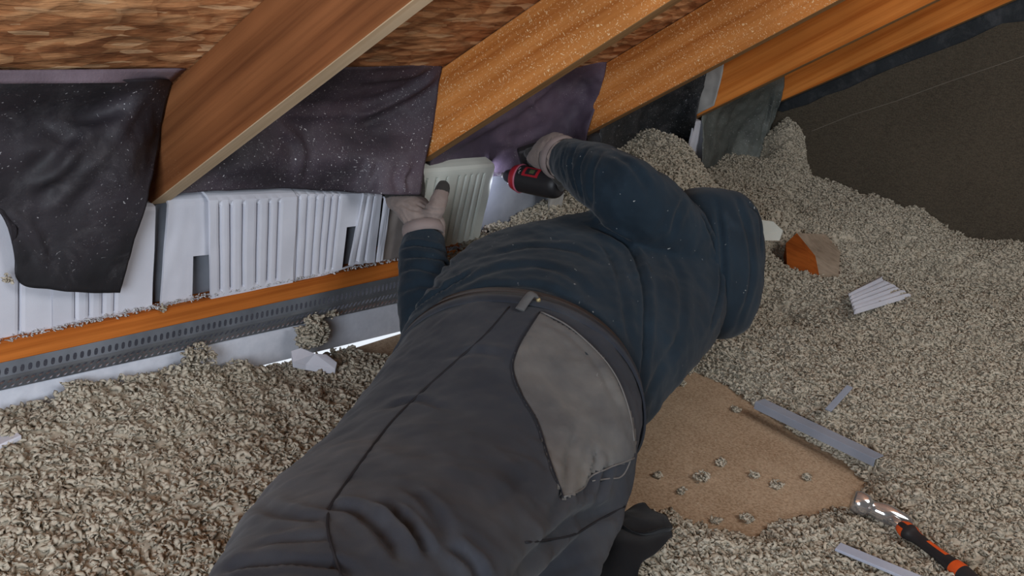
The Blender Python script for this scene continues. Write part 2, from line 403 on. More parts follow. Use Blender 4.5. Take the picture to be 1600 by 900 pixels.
struct('wall_right', extrude([(XB, -2.4, 0), (XB, 1.6, 0), (XB, 1.6, .48), (XB, -2.4, 3.46)], (.02, 0, 0)), felt_strip)

# gable fibreboard panel with its ragged top edge
top_px = [(1222,176),(1239,171),(1262,163),(1290,150),(1323,138),(1362,121),(1397,106),(1430,93),(1470,79),(1509,64),(1540,49),(1566,37),(1600,33),(1660,12)]
tp = [onX(x, y+2*nz((x, y, 0), .06), 3.44) for x, y in top_px]
pg = tp + [np.array([3.44, -2.3, tp[-1][2]+ .747*(tp[-1][1]+2.3)*.9]), np.array([3.44, -2.3, 0.0]), np.array([3.44, 1.40, 0.0]), np.array([3.44, 1.40, tp[0][2]])]
gp = mk('gable_board', *extrude(pg, (.012, 0, 0)), gable_m, label='large dark brown fibreboard covering the gable end wall above the insulation', cat='board')
sc = [onX(x, y, 3.4395) for x, y in ((1268,205),(1330,180),(1400,158),(1470,132),(1540,108),(1610,84))]
mk('scratch', *tube(sc, .0012, 5), plain('pale_scratch', lin(120,112,100), .9), parent=gp, label='thin pale scratched line')

# eave: white board, perforated strip, plate
def strip(name, pxt, pxb, y0, y1, m, x0=-.4, x1=3.3, **k):
    """long board along the eave whose top and bottom edges pass through two photo points each"""
    t = [onY(*q, y0) for q in pxt]; b = [onY(*q, y0) for q in pxb]
    def zz(L, X): return L[0][2]+(L[1][2]-L[0][2])*(X-L[0][0])/(L[1][0]-L[0][0])
    p = [(x0, y0, zz(b, x0)), (x1, y0, zz(b, x1)), (x1, y1, zz(b, x1)), (x0, y1, zz(b, x0)), (x0, y0, zz(t, x0)), (x1, y0, zz(t, x1)), (x1, y1, zz(t, x1)), (x0, y1, zz(t, x0))]
    return mk(name, *hexa(p), m, **k), (lambda X: zz(t, X)), (lambda X: zz(b, X))
o, _, _ = strip('white_board', [(0,606),(623,470)], [(553,536),(630,517)], 1.424, 1.444, board, label='long smooth white board standing on edge below the perforated metal strip', cat='board')
bevel(o, .0015)
o, PT, PB = strip('wall_plate', [(0,535.6),(622,409)], [(0,568),(622,431.7)], 1.412, 1.519, wood_plate, label='long orange timber plate running under the white foam baffles', cat='timber')
bevel(o, .002)
# perforated metal: upper flange and lower flange, each with real slots
def perforated():
    ft, fb = [onY(0,568,1.411), onY(622,431.7,1.411)], [onY(0,610,1.42), onY(623,473,1.42)]
    fm = [onY(0,592,1.406), onY(319,521,1.406)]
    def zz(L, X): return L[0][2]+(L[1][2]-L[0][2])*(X-L[0][0])/(L[1][0]-L[0][0])
    V = []; F = []
    def pt(X, v):   # v 0..1 bottom -> fold, 1..2 fold -> top
        if v <= 1: z = zz(fb, X)+(zz(fm, X)-zz(fb, X))*v; y = 1.420+(1.404-1.420)*v
        else: z = zz(fm, X)+(zz(ft, X)+.001-zz(fm, X))*(v-1); y = 1.404+(1.4105-1.404)*(v-1)
        return (X, y, z)
    rows = [(0.0, .46, .10, .0), (.46, .93, .1, .5), (1.12, 1.72, .14, .0)]
    solids = [(.93, 1.12), (1.72, 2.0)]
    cw = .0125; n = int((3.0+.3)/cw)
    for v0, v1, mg, ph in rows:
        for i in range(n):
            x0 = -.3+cw*(i+ph); x1 = x0+cw; xc = (x0+x1)/2; vc = (v0+v1)/2; hx = cw*.29; hv = (v1-v0)*.37
            outer = [(x0,v0),(xc,v0),(x1,v0),(x1,vc),(x1,v1),(xc,v1),(x0,v1),(x0,vc)]
            inner = [(xc-hx*.8-.001,vc-hv*.75),(xc-.001,vc-hv),(xc+hx*.8-.001,vc-hv*.75),(xc+hx,vc),(xc+hx*.8+.001,vc+hv*.75),(xc+.001,vc+hv),(xc-hx*.8+.001,vc+hv*.75),(xc-hx,vc)]
            k = len(V); V += [pt(*q) for q in outer]+[pt(*q) for q in inner]
            for j in range(8): jj = (j+1) % 8; F.append((k+j, k+jj, k+8+jj, k+8+j))
    for v0, v1 in solids:
        m_ = 60
        for i in range(m_):
            a = -.3+i*3.3/m_; b = a+3.3/m_; k = len(V)
            V += [pt(a, v0), pt(b, v0), pt(b, v1), pt(a, v1)]; F.append((k, k+1, k+2, k+3))
    return V, F
o = mk('perforated_strip', *perforated(), galv, label='folded galvanised steel strip with rows of small slots along the timber plate', cat='metal strip')
solid(o, .0008)

# ------------------------------------------------------------------ rafters
X1, SP = .9257, .61
NEAR = [((239,316),(641,3)), ((665,247),(1049,0)), ((915,209),(1311,0)), ((1085,184),(1463,0)), ((1222,157),(1576,3))]
RL = ['brown timber rafter with a pale underside, nearest on the left, above the ribbed white baffles',
      'orange timber rafter speckled with dust, directly above the worker\'s gloved hands',
      'orange timber rafter rising from behind the worker\'s raised arm',
      'orange timber rafter with a splintered foot beside the hanging white sheet',
      'farthest timber rafter, half in shadow, next to the black strip of the gable wall']
RX = []
for k in range(5):
    X = X1+SP*k; RX.append(X); a, b = (onX(*q, X) for q in NEAR[k])
    sl = (b[2]-a[2])/(b[1]-a[1])
    ye = {0: a[1]+.012, 1: a[1]+.02, 2: a[1]+.02, 3: a[1]+.015, 4: a[1]+.05}[k]; yu = -1.2
    sec = []
    bot = lambda y: a[2]+sl*(y-a[1])
    sec = [(X, yu, bot(yu)), (X, ye, bot(ye)), (X, ye+.02, bot(ye)+.02), (X, ye+.10, deckz(ye+.10)-.002), (X, yu, deckz(yu)-.002)]
    V, F = extrude(sec, (.038, 0, 0))
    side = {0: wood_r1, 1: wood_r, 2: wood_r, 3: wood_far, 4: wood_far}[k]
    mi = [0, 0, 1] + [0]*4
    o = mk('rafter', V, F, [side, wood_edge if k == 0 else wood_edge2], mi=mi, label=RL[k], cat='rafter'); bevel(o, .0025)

# ------------------------------------------------------------------ membrane sheets between the rafters
def sheet(name, rows, m, label, nu=50, nv=40, wr=.006, ws=9, seed=0, thick=.0012, foldlines=None, tear=.0, cat='membrane'):
    R = [catmull([np.array(q) for q in r], nu) for r in rows]
    G = np.array([catmull([R[i][j] for i in range(len(R))], nv) for j in range(nu+1)])   # nu+1, nv+1, 3
    V = G.reshape(-1, 3).copy(); F = []
    for i in range(nu):
        for j in range(nv): a = i*(nv+1)+j; F.append((a, a+nv+1, a+nv+2, a+1))
    du = np.gradient(G, axis=0); dv = np.gradient(G, axis=1); N = np.cross(du, dv); N /= np.linalg.norm(N, axis=2, keepdims=True)+1e-9; N = N.reshape(-1, 3)
    for i in range(len(V)):
        j = (i % (nv+1))/nv; e = min(1, j*5)
        d = wr*e*(nz(V[i], ws, seed)+.5*nz(V[i], ws*2.7, seed+5)+ .25*nz(V[i], ws*7, seed+9))
        V[i] += N[i]*d
    if foldlines: V = folds(V, N, F, foldlines)
    o = mk(name, V, F, m, smooth=True, label=label, cat=cat); solid(o, thick); return o
def Y(x, y, d): return onY(x, y, d)
def X(x, y, d): return onX(x, y, d)
xr = [r-.003 for r in RX]
# bay left of the first rafter: loose sheet hanging over the baffles
sheet('membrane_sheet', [
 [Y(-90,127,1.333),Y(0,127,1.333),Y(90,126,1.333),Y(180,125,1.333),Y(240,124,1.333),X(270,124,xr[0])],
 [Y(-90,190,1.40),Y(0,190,1.40),Y(80,180,1.40),Y(160,170,1.39),Y(215,165,1.37),X(254,180,xr[0]-.002)],
 [Y(-90,250,1.40),Y(0,250,1.40),Y(70,235,1.385),Y(140,250,1.36),Y(200,250,1.355),X(246,225,xr[0]-.004)],
 [Y(-90,300,1.40),Y(0,300,1.40),Y(60,300,1.392),Y(120,305,1.375),Y(190,310,1.36),Y(232,316,1.36)],
 [Y(-90,325,1.405),Y(-12,325,1.405),Y(36,385,1.40),Y(100,385,1.39),Y(160,385,1.38),Y(208,385,1.38)],
 [Y(-90,334,1.408),Y(14,335,1.408),Y(26,436,1.406),Y(80,452,1.400),Y(135,457,1.398),Y(187,457,1.396)]],
 felt, 'loose black membrane hanging down over the leftmost white baffles', wr=.006, ws=8, seed=2, nu=64, nv=52,
 foldlines=[([(8,330),(40,350),(60,380),(70,410)], .007, .008), ([(180,190),(130,225),(90,270),(40,290)], .012, .012), ([(215,160),(150,250),(70,330)], .008, .012), ([(60,170),(120,200),(180,190)], .006, .01)])
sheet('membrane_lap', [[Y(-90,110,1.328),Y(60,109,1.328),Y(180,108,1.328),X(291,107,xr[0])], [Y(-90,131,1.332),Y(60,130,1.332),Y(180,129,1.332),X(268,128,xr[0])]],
 felt_edge, 'narrow, painted-lit upper edge of the leftmost membrane below the strand board', nu=20, nv=4, wr=.001, thick=.002)
# bay one
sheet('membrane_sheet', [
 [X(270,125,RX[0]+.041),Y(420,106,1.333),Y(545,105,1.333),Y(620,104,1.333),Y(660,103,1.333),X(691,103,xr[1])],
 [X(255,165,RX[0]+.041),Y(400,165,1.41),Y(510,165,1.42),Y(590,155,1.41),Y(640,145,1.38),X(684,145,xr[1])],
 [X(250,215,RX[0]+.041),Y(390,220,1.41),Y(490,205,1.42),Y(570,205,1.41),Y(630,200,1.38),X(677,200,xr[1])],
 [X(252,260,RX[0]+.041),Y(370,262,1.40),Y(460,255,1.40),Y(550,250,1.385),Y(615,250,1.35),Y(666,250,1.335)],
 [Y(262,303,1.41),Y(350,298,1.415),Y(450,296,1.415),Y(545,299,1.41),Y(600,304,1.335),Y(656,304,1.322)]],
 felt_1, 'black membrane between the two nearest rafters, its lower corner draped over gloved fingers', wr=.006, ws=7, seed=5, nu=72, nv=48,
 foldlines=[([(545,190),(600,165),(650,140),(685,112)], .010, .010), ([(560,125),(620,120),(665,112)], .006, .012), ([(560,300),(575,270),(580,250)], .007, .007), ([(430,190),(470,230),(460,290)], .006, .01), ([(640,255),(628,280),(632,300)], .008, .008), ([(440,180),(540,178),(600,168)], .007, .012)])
sheet('membrane_sheet', [
 [X(700,110,RX[1]+.041),Y(790,99,1.330),Y(870,98,1.330),Y(915,97,1.330),X(948,97,xr[2])],
 [X(690,170,RX[1]+.041),Y(770,150,1.39),Y(850,140,1.41),Y(900,135,1.38),X(941,130,xr[2])],
 [X(680,220,RX[1]+.041),Y(740,205,1.40),Y(830,190,1.42),Y(885,180,1.40),X(930,165,xr[2])],
 [Y(668,262,1.41),Y(720,250,1.425),Y(800,245,1.43),Y(865,228,1.42),X(917,211,xr[2])],
 [Y(662,275,1.43),Y(720,274,1.435),Y(800,276,1.44),Y(860,270,1.44),Y(905,262,1.43)]],
 felt_p, 'black membrane with painted purple glow behind the cordless driver, between the second and third rafters', wr=.009, ws=8, seed=8, nu=60, nv=40,
 foldlines=[([(700,235),(760,200),(820,165),(870,125)], .008, .012), ([(825,150),(832,165),(850,180)], .006, .006), ([(760,215),(800,225),(860,205)], .006, .01)])
sheet('membrane_sheet', [
 [X(950,150,RX[2]+.041),Y(1010,130,1.33),Y(1060,118,1.33),X(1104,112,xr[3]-.01)],
 [X(940,190,RX[2]+.041),Y(1005,165,1.40),Y(1055,155,1.40),X(1095,150,xr[3]-.01)],
 [X(935,220,RX[2]+.041),Y(1000,205,1.42),Y(1045,195,1.42),X(1087,190,xr[3]-.02)],
 [X(935,262,RX[2]+.041),Y(1000,250,1.44),Y(1045,245,1.44),Y(1075,240,1.42)]],
 felt_d, 'dusty black membrane between the third and fourth rafters above the small insulation mound', wr=.012, ws=10, seed=11)
sheet('membrane_sheet', [
 [X(1100,172,RX[3]+.041),Y(1150,150,1.35),Y(1190,130,1.34),X(1226,115,xr[4])],
 [X(1097,195,RX[3]+.041),Y(1145,182,1.40),Y(1185,170,1.38),X(1221,155,xr[4]-.006)],
 [X(1097,225,RX[3]+.041),Y(1140,218,1.41),Y(1175,208,1.38),Y(1204,200,1.35)],
 [X(1098,262,RX[3]+.041),Y(1130,262,1.41),Y(1165,255,1.37),Y(1190,245,1.34)]],
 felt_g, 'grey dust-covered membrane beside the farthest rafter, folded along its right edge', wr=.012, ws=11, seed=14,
 foldlines=[([(1212,140),(1203,180),(1190,225)], .010, .006)])
sheet('plastic_sheet', [[X(1100,108,RX[3]-.010),X(1133,90,RX[3]-.006)],[X(1095,140,RX[3]-.008),X(1126,128,RX[3]-.006)],[X(1086,180,RX[3]-.008),X(1116,165,RX[3]-.006)]],
 foam_dirty, 'translucent whitish sheet hanging against the fourth rafter', nu=10, nv=14, wr=.004, ws=20, cat='sheet')

# ------------------------------------------------------------------ ribbed foam baffles
def baffle(name, TL, TR, BR, BL_, yw, grooves, m, label, notch=None, rim=.05, depth=.012, thick=.005, slant=0.0, flute=(.10, .93), group=None):
    """sheet of foam; grooves = (u centre, u half width) in 0..1; notch = (u0,u1,v0,v1) with v measured from the top"""
    c = [onY(*TL, yw), onY(*TR, yw), onY(*BR, yw), onY(*BL_, yw)]
    nu = max(24, int(np.linalg.norm(c[1]-c[0])/.002)); nv = 44
    if notch:
        us = sorted(set(list(np.linspace(0, 1, nu+1))+[notch[0], notch[1]])); vs = sorted(set(list(np.linspace(0, 1, nv+1))+[notch[2], notch[3]]))
    else: us = list(np.linspace(0, 1, nu+1)); vs = list(np.linspace(0, 1, nv+1))
    V = []; F = []; n2 = len(vs)
    for u in us:
        for v in vs:
            p = (c[0]*(1-u)+c[1]*u)*(1-v)+(c[3]*(1-u)+c[2]*u)*v; d = 0
            for gc, gw in grooves:
                sh = max(0, min(1, (gw-abs(u-gc))/(gw*.2)))
                ev = max(0, min(1, (v-flute[0]-.02)/.05))*max(0, min(1, (flute[1]-v)/.03)); d += sh*ev*depth
            y = d + slant*(1-v)
            if v < rim: y += .03*((rim-v)/rim)**1.5
            y += .0012*nz((u*3, v*3, gw if grooves else 0), 1.0, u)
            V.append((p[0], p[1]+y, p[2]))
    for i in range(len(us)-1):
        for j in range(n2-1):
            if notch:
                uc = (us[i]+us[i+1])/2; vc = (vs[j]+vs[j+1])/2
                if notch[0] < uc < notch[1] and notch[2] < vc < notch[3]: continue
            a = i*n2+j; F.append((a, a+n2, a+n2+1, a+1))
    o = mk(name, V, F, m, label=label, cat='foam baffle', group=group); solid(o, thick, -1); return o
def gr(xs, x0, x1, hw=4): return [((x-x0)/(x1-x0), hw/(x1-x0)) for x in xs]
yv = 1.432
baffle('foam_baffle', (-95,322), (79,322), (79,512), (-95,556), yv, gr([-60,-30,26,-84], -95, 79, 5), foam, 'flat white foam baffle at the far left, mostly under the loose membrane', flute=(.02,.99))
baffle('foam_baffle', (80,322), (241,317), (235,483), (80,513), yv-.001, gr([115,136,157,176], 80, 241, 4), foam, 'white foam baffle under the hanging membrane corner, left of the grey gap', flute=(.02,.97))
baffle('foam_baffle', (262,303), (328,300), (328,469), (249,480), yv, [], foam, 'plain white foam baffle with a square notch at its lower right', notch=(.60,1.0,.56,.96), rim=.09)
baffle('foam_baffle', (325,302), (462,298), (455,444), (328,471), yv-.012, gr([340,357,375,398,417,433], 325, 462, 4.2), foam, 'white foam baffle with six long open ribs, right of the square notch', rim=.07, depth=.016, flute=(.06,.93))
baffle('foam_baffle', (461,298), (566,299), (550,414), (455,446), yv-.008, gr([466,479,492,504,516,527], 461, 566, 3.2), foam, 'white foam baffle with narrow close ribs and a small notch at its right', notch=(.80,1.0,.45,.99), rim=.05, depth=.014, flute=(.03,.97))
baffle('foam_baffle', (567,299), (595,300), (583,409), (544,414), yv-.014, gr([574,584], 567, 595, 2.6), foam, 'narrow tilted white foam strip right of the small notch', rim=.03, depth=.008, flute=(.02,.98))
baffle('foam_baffle', (600,308), (608,312), (596,406), (587,409), yv-.016, [], foam, 'thin upright white foam sliver beside the dark gap left of the pressing glove', rim=.02)
baffle('foam_baffle', (606,312), (662,306), (640,402), (590,407), yv+.004, [], foam_shade, 'shaded plain foam baffle behind the worker\'s left-hand sleeve', rim=.02)
baffle('foam_baffle', (656,261), (772,253), (746,371), (630,401), 1.392, gr([668,682,697,716,726,736,746,756], 656, 772, 2.6), foam_cream, 'cream white ribbed foam baffle pressed in place by the gloved hand', rim=.06, depth=.010, flute=(.10,.985), thick=.006)
baffle('foam_baffle', (918,207), (975,204), (960,330), (895,330), yv, gr([935,950], 918, 975, 3), foam, 'white foam baffle end showing beside the third rafter above the raised sleeve', rim=.02)
baffle('foam_baffle', (858,298), (880,294), (874,334), (855,338), yv-.02, [], foam_dirty, 'small greyish foam offcut standing behind the cordless driver', rim=.02)
baffle('foam_baffle', (1083,189), (1096,188), (1096,262), (1070,255), 1.345, [], foam, 'narrow white foam baffle end below the foot of the fourth rafter', rim=.02)

# grey metal flashing behind the gap
mk('metal_sheet', *extrude([Y(765,250,1.462), Y(905,230,1.462), Y(900,372,1.462), Y(735,388,1.462)], (0, .002, 0)), sheath2, label='grey metal sheet closing the bay right of the held foam baffle', cat='sheet')
mk('metal_sheet', *extrude([Y(522,345,1.455), Y(560,345,1.455), Y(556,418,1.455), Y(518,424,1.455)], (0, .002, 0)), sheath2, label='grey metal sheet seen through the small notch beside the narrow tilted foam strip', cat='sheet')
mk('metal_sheet', *extrude([Y(288,385,1.452), Y(335,380,1.452), Y(335,478,1.452), Y(288,486,1.452)], (0, .002, 0)), sheath2, label='grey metal sheet seen through the square notch of the plain baffle', cat='sheet')
mk('metal_sheet', *extrude([Y(236,318,1.450), Y(266,312,1.450), Y(258,486,1.450), Y(230,490,1.450)], (0, .002, 0)), sheath2, label='narrow grey strip of sheathing in the gap below the nearest rafter', cat='sheet')

# ================================================================== INSULATION
CP = []
def cp(p): CP.append((p[0], p[1], p[2]))
for q in [(0,640),(60,632),(105,600),(200,590),(290,566),(330,577),(440,567),(520,550),(575,545)]: cp(onY(*q, 1.40)-np.array([0,0,.006]))
for q in [(1228,178),(1290,283),(1350,303),(1420,323),(1520,372),(1600,380)]: cp(onX(*q, 3.43)-np.array([0,0,.004]))
for q in [(1040,210),(1000,232),(1070,235),(1180,250),(890,335),(820,368),(780,376),(1205,215),(1120,262)]: cp(onY(*q, 1.35)-np.array([0,0,.004]))
for x, y, z in [(0,750,.09),(0,900,.085),(150,700,.09),(200,850,.08),(350,700,.075),(300,800,.075),(450,640,.06),(500,600,.04),(560,590,.03),
                (1100,560,.03),(1160,540,.04),(1200,480,.06),(1300,560,.06),(1400,600,.06),(1500,600,.07),(1600,600,.08),(1250,420,.09),(1350,440,.10),(1450,460,.11),(1550,470,.12),
                (1200,300,.27),(1250,330,.22),(1100,300,.27),(1400,700,.04),(1500,700,.05),(1600,700,.06),(1600,800,.05),(1500,850,.04),(1400,850,.03),(1250,870,.03),(1100,880,.03),(1050,850,.02),
                (900,880,.05),(700,800,.05),(800,600,.04)]:
    cp(onZ(x, y, z))
for x, y, z in [(0.1,.2,.09),(0.2,1.0,.09),(-.3,1.3,.1),(-.3,.3,.09),(.8,.2,.05),(2.2,-.2,.08),(1.2,-.3,.05),(2.9,.1,.15),(3.3,-.2,.22),(0.1,-.4,.08)]: CP.append((x, y, z))
CP = np.array(CP)
bare = np.array([onZ(x, y, 0)[:2] for x, y in [(1012,628),(1045,592),(1085,582),(1130,602),(1180,636),(1240,676),(1290,708),(1330,728),(1345,760),(1338,792),(1290,800),(1225,816),(1170,842),(1110,826),(1070,812),(1040,800),(930,808),(900,740),(940,660)]])
bare2 = np.array([onZ(x, y, 0)[:2] for x, y in [(545,548),(600,534),(660,522),(660,560),(600,566),(570,560)]])
def polydist(Q, poly):
    n = len(poly); d = np.full(len(Q), 9.); ins_ = np.zeros(len(Q), bool)
    for i in range(n):
        a = poly[i]; b = poly[(i+1) % n]; ab = b-a; t = np.clip(((Q-a)@ab)/(ab@ab), 0, 1)
        d = np.minimum(d, np.linalg.norm(Q-(a+t[:, None]*ab), axis=1))
        c = ((a[1] > Q[:, 1]) != (b[1] > Q[:, 1])); xx = (b[0]-a[0])*(Q[:, 1]-a[1])/(b[1]-a[1]+1e-12)+a[0]; ins_ ^= c & (Q[:, 0] < xx)
    return np.where(ins_, -d, d)
def sinenoise(Q, s, k):
    r = np.random.default_rng(k); out = np.zeros(len(Q))
    for i in range(7):
        a = r.uniform(0, 6.28); f = s*r.uniform(.6, 1.6); out += np.sin(Q[:, 0]*math.cos(a)*f+Q[:, 1]*math.sin(a)*f+r.uniform(0, 6.28))
    return out/7
def height(Q):
    Q = np.asarray(Q, float); num = np.zeros(len(Q)); den = np.zeros(len(Q))
    for x, y, z in CP:
        d2 = (Q[:, 0]-x)**2+(Q[:, 1]-y)**2; w = 1/(d2+.0012)**1.8; num += w*z; den += w
    h = num/den + .009*sinenoise(Q, 38, 1)+.011*sinenoise(Q, 85, 2)+.007*sinenoise(Q, 190, 12)
    ho = np.array([2.50, 0.90]);                                          # hollow around the timber stub
    h -= .11*np.exp(-((Q[:, 0]-ho[0])**2+(Q[:, 1]-ho[1])**2)/(2*.075**2))
    h = np.maximum(h, .022+.004*sinenoise(Q, 120, 31))
    for pl, s in ((bare, .09), (bare2, .03)):
        d = polydist(Q, pl)+.012*sinenoise(Q, 60, 3)+.008*sinenoise(Q, 140, 5)
        t = np.clip(d/s, 0, 1); h = h*(t*t*(3-2*t))**.6 - np.where(d <= 0, .012, 0)
    return h
def hz_(x, y): return float(height(np.array([[x, y]]))[0])
# flake templates: short curled ribbons of pulp
NT = 24; NR, NS = 7, 4
TPL = []
for k in range(NT):
    r = np.random.default_rng(100+k); d = r.normal(size=3); d /= np.linalg.norm(d); ax = r.normal(size=3); ax /= np.linalg.norm(ax)
    p = np.zeros(3); pts = []; L = r.uniform(.8, 1.7); curl = r.uniform(.35, 1.15)
    for i in range(NR):
        pts.append(p.copy()); p = p+d*L/(NR-1)*2; c_, s_ = math.cos(curl), math.sin(curl)
        d = d*c_+np.cross(ax, d)*s_+ax*(ax@d)*(1-c_); d += r.normal(size=3)*.15; d /= np.linalg.norm(d)
    pts = np.array(pts)-np.mean(pts, 0); rad = np.array([.15, .45, .58, .55, .60, .42, .15])*r.uniform(.7, 1.25)
    v, f = tube(pts, rad, NS, cap=False, flat=r.uniform(.3, .7)); v = np.array(v)+r.normal(size=(len(v), 3))*.10
    TPL.append(v)
TF = np.array(tube([(0,0,i) for i in range(NR)], 1.0, NS, cap=False)[1] + [(0,1,2,3), tuple(NS*(NR-1)+i for i in (3,2,1,0))])
def rotmats(n):
    q = RNG.normal(size=(n, 4)); q /= np.linalg.norm(q, axis=1, keepdims=True); w, x, y, z = q.T
    return np.stack([np.stack([1-2*(y*y+z*z), 2*(x*y-z*w), 2*(x*z+y*w)], -1), np.stack([2*(x*y+z*w), 1-2*(x*x+z*z), 2*(y*z-x*w)], -1), np.stack([2*(x*z-y*w), 2*(y*z+x*w), 1-2*(x*x+y*y)], -1)], 1)
def flakes(C_, size):
    n = len(C_); T_ = np.array(TPL)[RNG.integers(0, NT, n)]; R_ = rotmats(n)
    V = np.einsum('nij,nkj->nki', R_, T_)*np.asarray(size).reshape(-1, 1, 1)
    V[:, :, 2] *= .8; V += C_[:, None, :]
    nvv = T_.shape[1]; F = (TF[None]+(np.arange(n)*nvv)[:, None, None]).reshape(-1, 4)
    return V.reshape(-1, 3), F
def fastmesh(name, V, F, m, **k):
    """V (n,3), F (m,4) numpy"""
    loc = np.array([V[:, 0].mean(), V[:, 1].mean(), V[:, 2].min()]); me = bpy.data.meshes.new(name)
    par = k.pop('parent', None)
    if par is not None: loc = WLOC[par]
    me.vertices.add(len(V)); me.vertices.foreach_set('co', (V-loc).astype(np.float32).ravel())
    me.loops.add(F.size); me.loops.foreach_set('vertex_index', F.astype(np.int32).ravel())
    me.polygons.add(len(F)); me.polygons.foreach_set('loop_start', np.arange(0, F.size, 4, dtype=np.int32)); me.polygons.foreach_set('loop_total', np.full(len(F), 4, dtype=np.int32))
    me.polygons.foreach_set('use_smooth', np.ones(len(F), bool)); me.materials.append(m); me.update(calc_edges=True)
    o = bpy.data.objects.new(name, me); COL.objects.link(o); WLOC[o] = loc
    if par is not None: o.parent = par
    else: o.location = loc
    tag(o, **k); return o
def heap(name, x0, x1, y0, y1, cond, n, label, size=.0070):
    g = .012; xs = np.arange(x0, x1+g, g); ys = np.arange(y0, y1+g, g); GX, GY = np.meshgrid(xs, ys, indexing='ij')
    Q = np.stack([GX.ravel(), GY.ravel()], 1); H = height(Q)
    V = np.column_stack([Q, H-.001+.004*sinenoise(Q, 300, 9)]); ny = len(ys); I = np.arange(len(xs)-1)[:, None]*ny+np.arange(ny-1)[None]
    F = np.stack([I, I+ny, I+ny+1, I+1], -1).reshape(-1, 4)
    ok = cond(Q) & (H > -.006); F = F[ok[F].all(1)]
    used = np.unique(F); re = np.zeros(len(V), int); re[used] = np.arange(len(used)); V = V[used]; F = re[F]
    C_ = np.column_stack([RNG.uniform(x0, x1, n), RNG.uniform(y0, y1, n)]); h = height(C_)
    P3 = np.column_stack([C_, h]); d = P3-CAM; w = d@FW; px = 800+FPX*(d@RT)/w; py = 450-FPX*(d@UP)/w
    keep = cond(C_) & (h > .0015) & (w > .05) & (px > -260) & (px < 1900) & (py < 1200) & (py > -100)
    P3 = P3[keep]; P3[:, 2] += RNG.uniform(-.004, .006, len(P3)); sz = size*RNG.uniform(.55, 1.3, len(P3))
    fv, ff = flakes(P3, sz)
    V2 = np.vstack([V, fv]); F2 = np.vstack([F, ff+len(V)])
    return fastmesh(name, V2, F2, ins, label=label, cat='insulation', kind='stuff')
SPL = 0.0
def leftof(Q): return (Q[:, 1]-.30 > (Q[:, 0]-.1)*.62-.02) & (Q[:, 1] < 1.408) & (Q[:, 0] < 1.75)
heap('loose_insulation', -.5, 1.72, -.2, 1.408, leftof, 95000, 'heap of beige flaky loose insulation left of the worker, against the white board')
def rightof(Q): return ~(leftof(Q)) & (Q[:, 1] < 1.46) & ~((Q[:, 1] > 1.408) & (Q[:, 0] < 1.9))
heap('loose_insulation', .3, 3.435, -.55, 1.46, rightof, 215000, 'heap of beige-grey flaky insulation right of the worker, banked up to the gable board')

def tuft(c, r, n, label, size=.0055, squash=.6, grp=None):
    u = RNG.normal(size=(n, 3)); u /= np.linalg.norm(u, axis=1, keepdims=True); rr = RNG.uniform(0, 1, n)**(1/2.2)
    C_ = np.array(c)+u*rr[:, None]*np.array([r, r*RNG.uniform(.6, 1), r*squash]); C_[:, 2] = np.maximum(C_[:, 2], c[2]-r*squash*.5)
    v, f = flakes(C_, size*RNG.uniform(.6, 1.2, n)); return fastmesh('insulation_tuft', v, f, ins, label=label, cat='insulation', group=grp)
G = 'insulation tufts scattered on the bare floor board'
for x, y, r, lb in [(1098,746,.024,'largest of the beige tufts lying in the middle of the bare floor board'),
  (1126,722,.015,'beige tuft just behind the largest tuft in the middle of the bare board'),
  (1065,767,.012,'beige tuft in front of and left of the largest tuft on the bare board'),
  (1028,742,.010,'leftmost small tuft on the bare board, beside the back pocket'),
  (1178,742,.013,'small curled tuft to the right of the largest tuft on the bare board'),
  (1214,757,.016,'elongated tuft on the bare board halfway between largest tuft and hammer'),
  (1250,676,.012,'small tuft lying against the front edge of the grey angle trim'),
  (1120,812,.012,'beige tuft at the near edge of the bare board, right of the black pouch'),
  (1166,810,.014,'beige tuft at the near edge of the bare board, nearest the lower heap'),
  (1063,598,.015,'beige tuft at the far tip of the bare board, beside the sweatshirt hem'),
  (1262,746,.012,'rounded tuft on the bare board close to the right heap'),
  (1150,640,.012,'small tuft on the bare board left of the upper end of the angle trim')]:
    tuft(onZ(x, y, .004), r, int(12+r*1700), lb, .0052, .45, G)
tuft(onY(12,437,1.39), .012, 14, 'fluffy beige tuft caught on the leftmost white baffle beside the membrane edge', .0045, .9)
tuft(onY(310,566,1.385)+np.array([0,0,.004]), .035, 220, 'small peak of insulation standing against the white board below the plain baffle', .0058, .9)
tuft(onY(488,522,1.385), .040, 300, 'tall clump of insulation leaning on the white board behind the torn white fragment', .0075, 1.0)
tuft(onY(492,495,1.40), .012, 14, 'wispy tuft on the top edge of the white board left of the larger one', .0045, 1.2)
tuft(onY(520,490,1.40), .016, 22, 'tuft of insulation clinging to the perforated metal strip near the sleeve', .005, .8)
tuft(onY(255,482,1.41), .012, 12, 'white crumbly tuft at the foot of the grey gap', .004, .8)
# torn foam crumbs lying along the plate
cr = []
for x in np.linspace(-60, 1000, 900):
    ypx = np.interp(x, [0, 320, 622, 800, 1000], [534, 463, 406, 372, 336])
    if x > 745 and random.random() < .2: pass
    b = onY(x, ypx, 1.418); nn = 1 if x < 700 else 3
    for q in range(nn):
        cr.append([b[0], 1.416+random.uniform(-.004, .012), b[2]+random.uniform(-.001, .003 if x < 740 else .014)])
cr = np.array(cr)+RNG.normal(size=(len(cr), 3))*np.array([.004, .001, .0008])
v, f = flakes(cr, .0024*RNG.uniform(.5, 1.5, len(cr)))
fastmesh('foam_crumbs', v, f, mat_foam('crumb_white', lin(200,200,202), lin(160,158,156)), label='line of white foam crumbs along the top of the orange timber plate', cat='crumbs', kind='stuff')

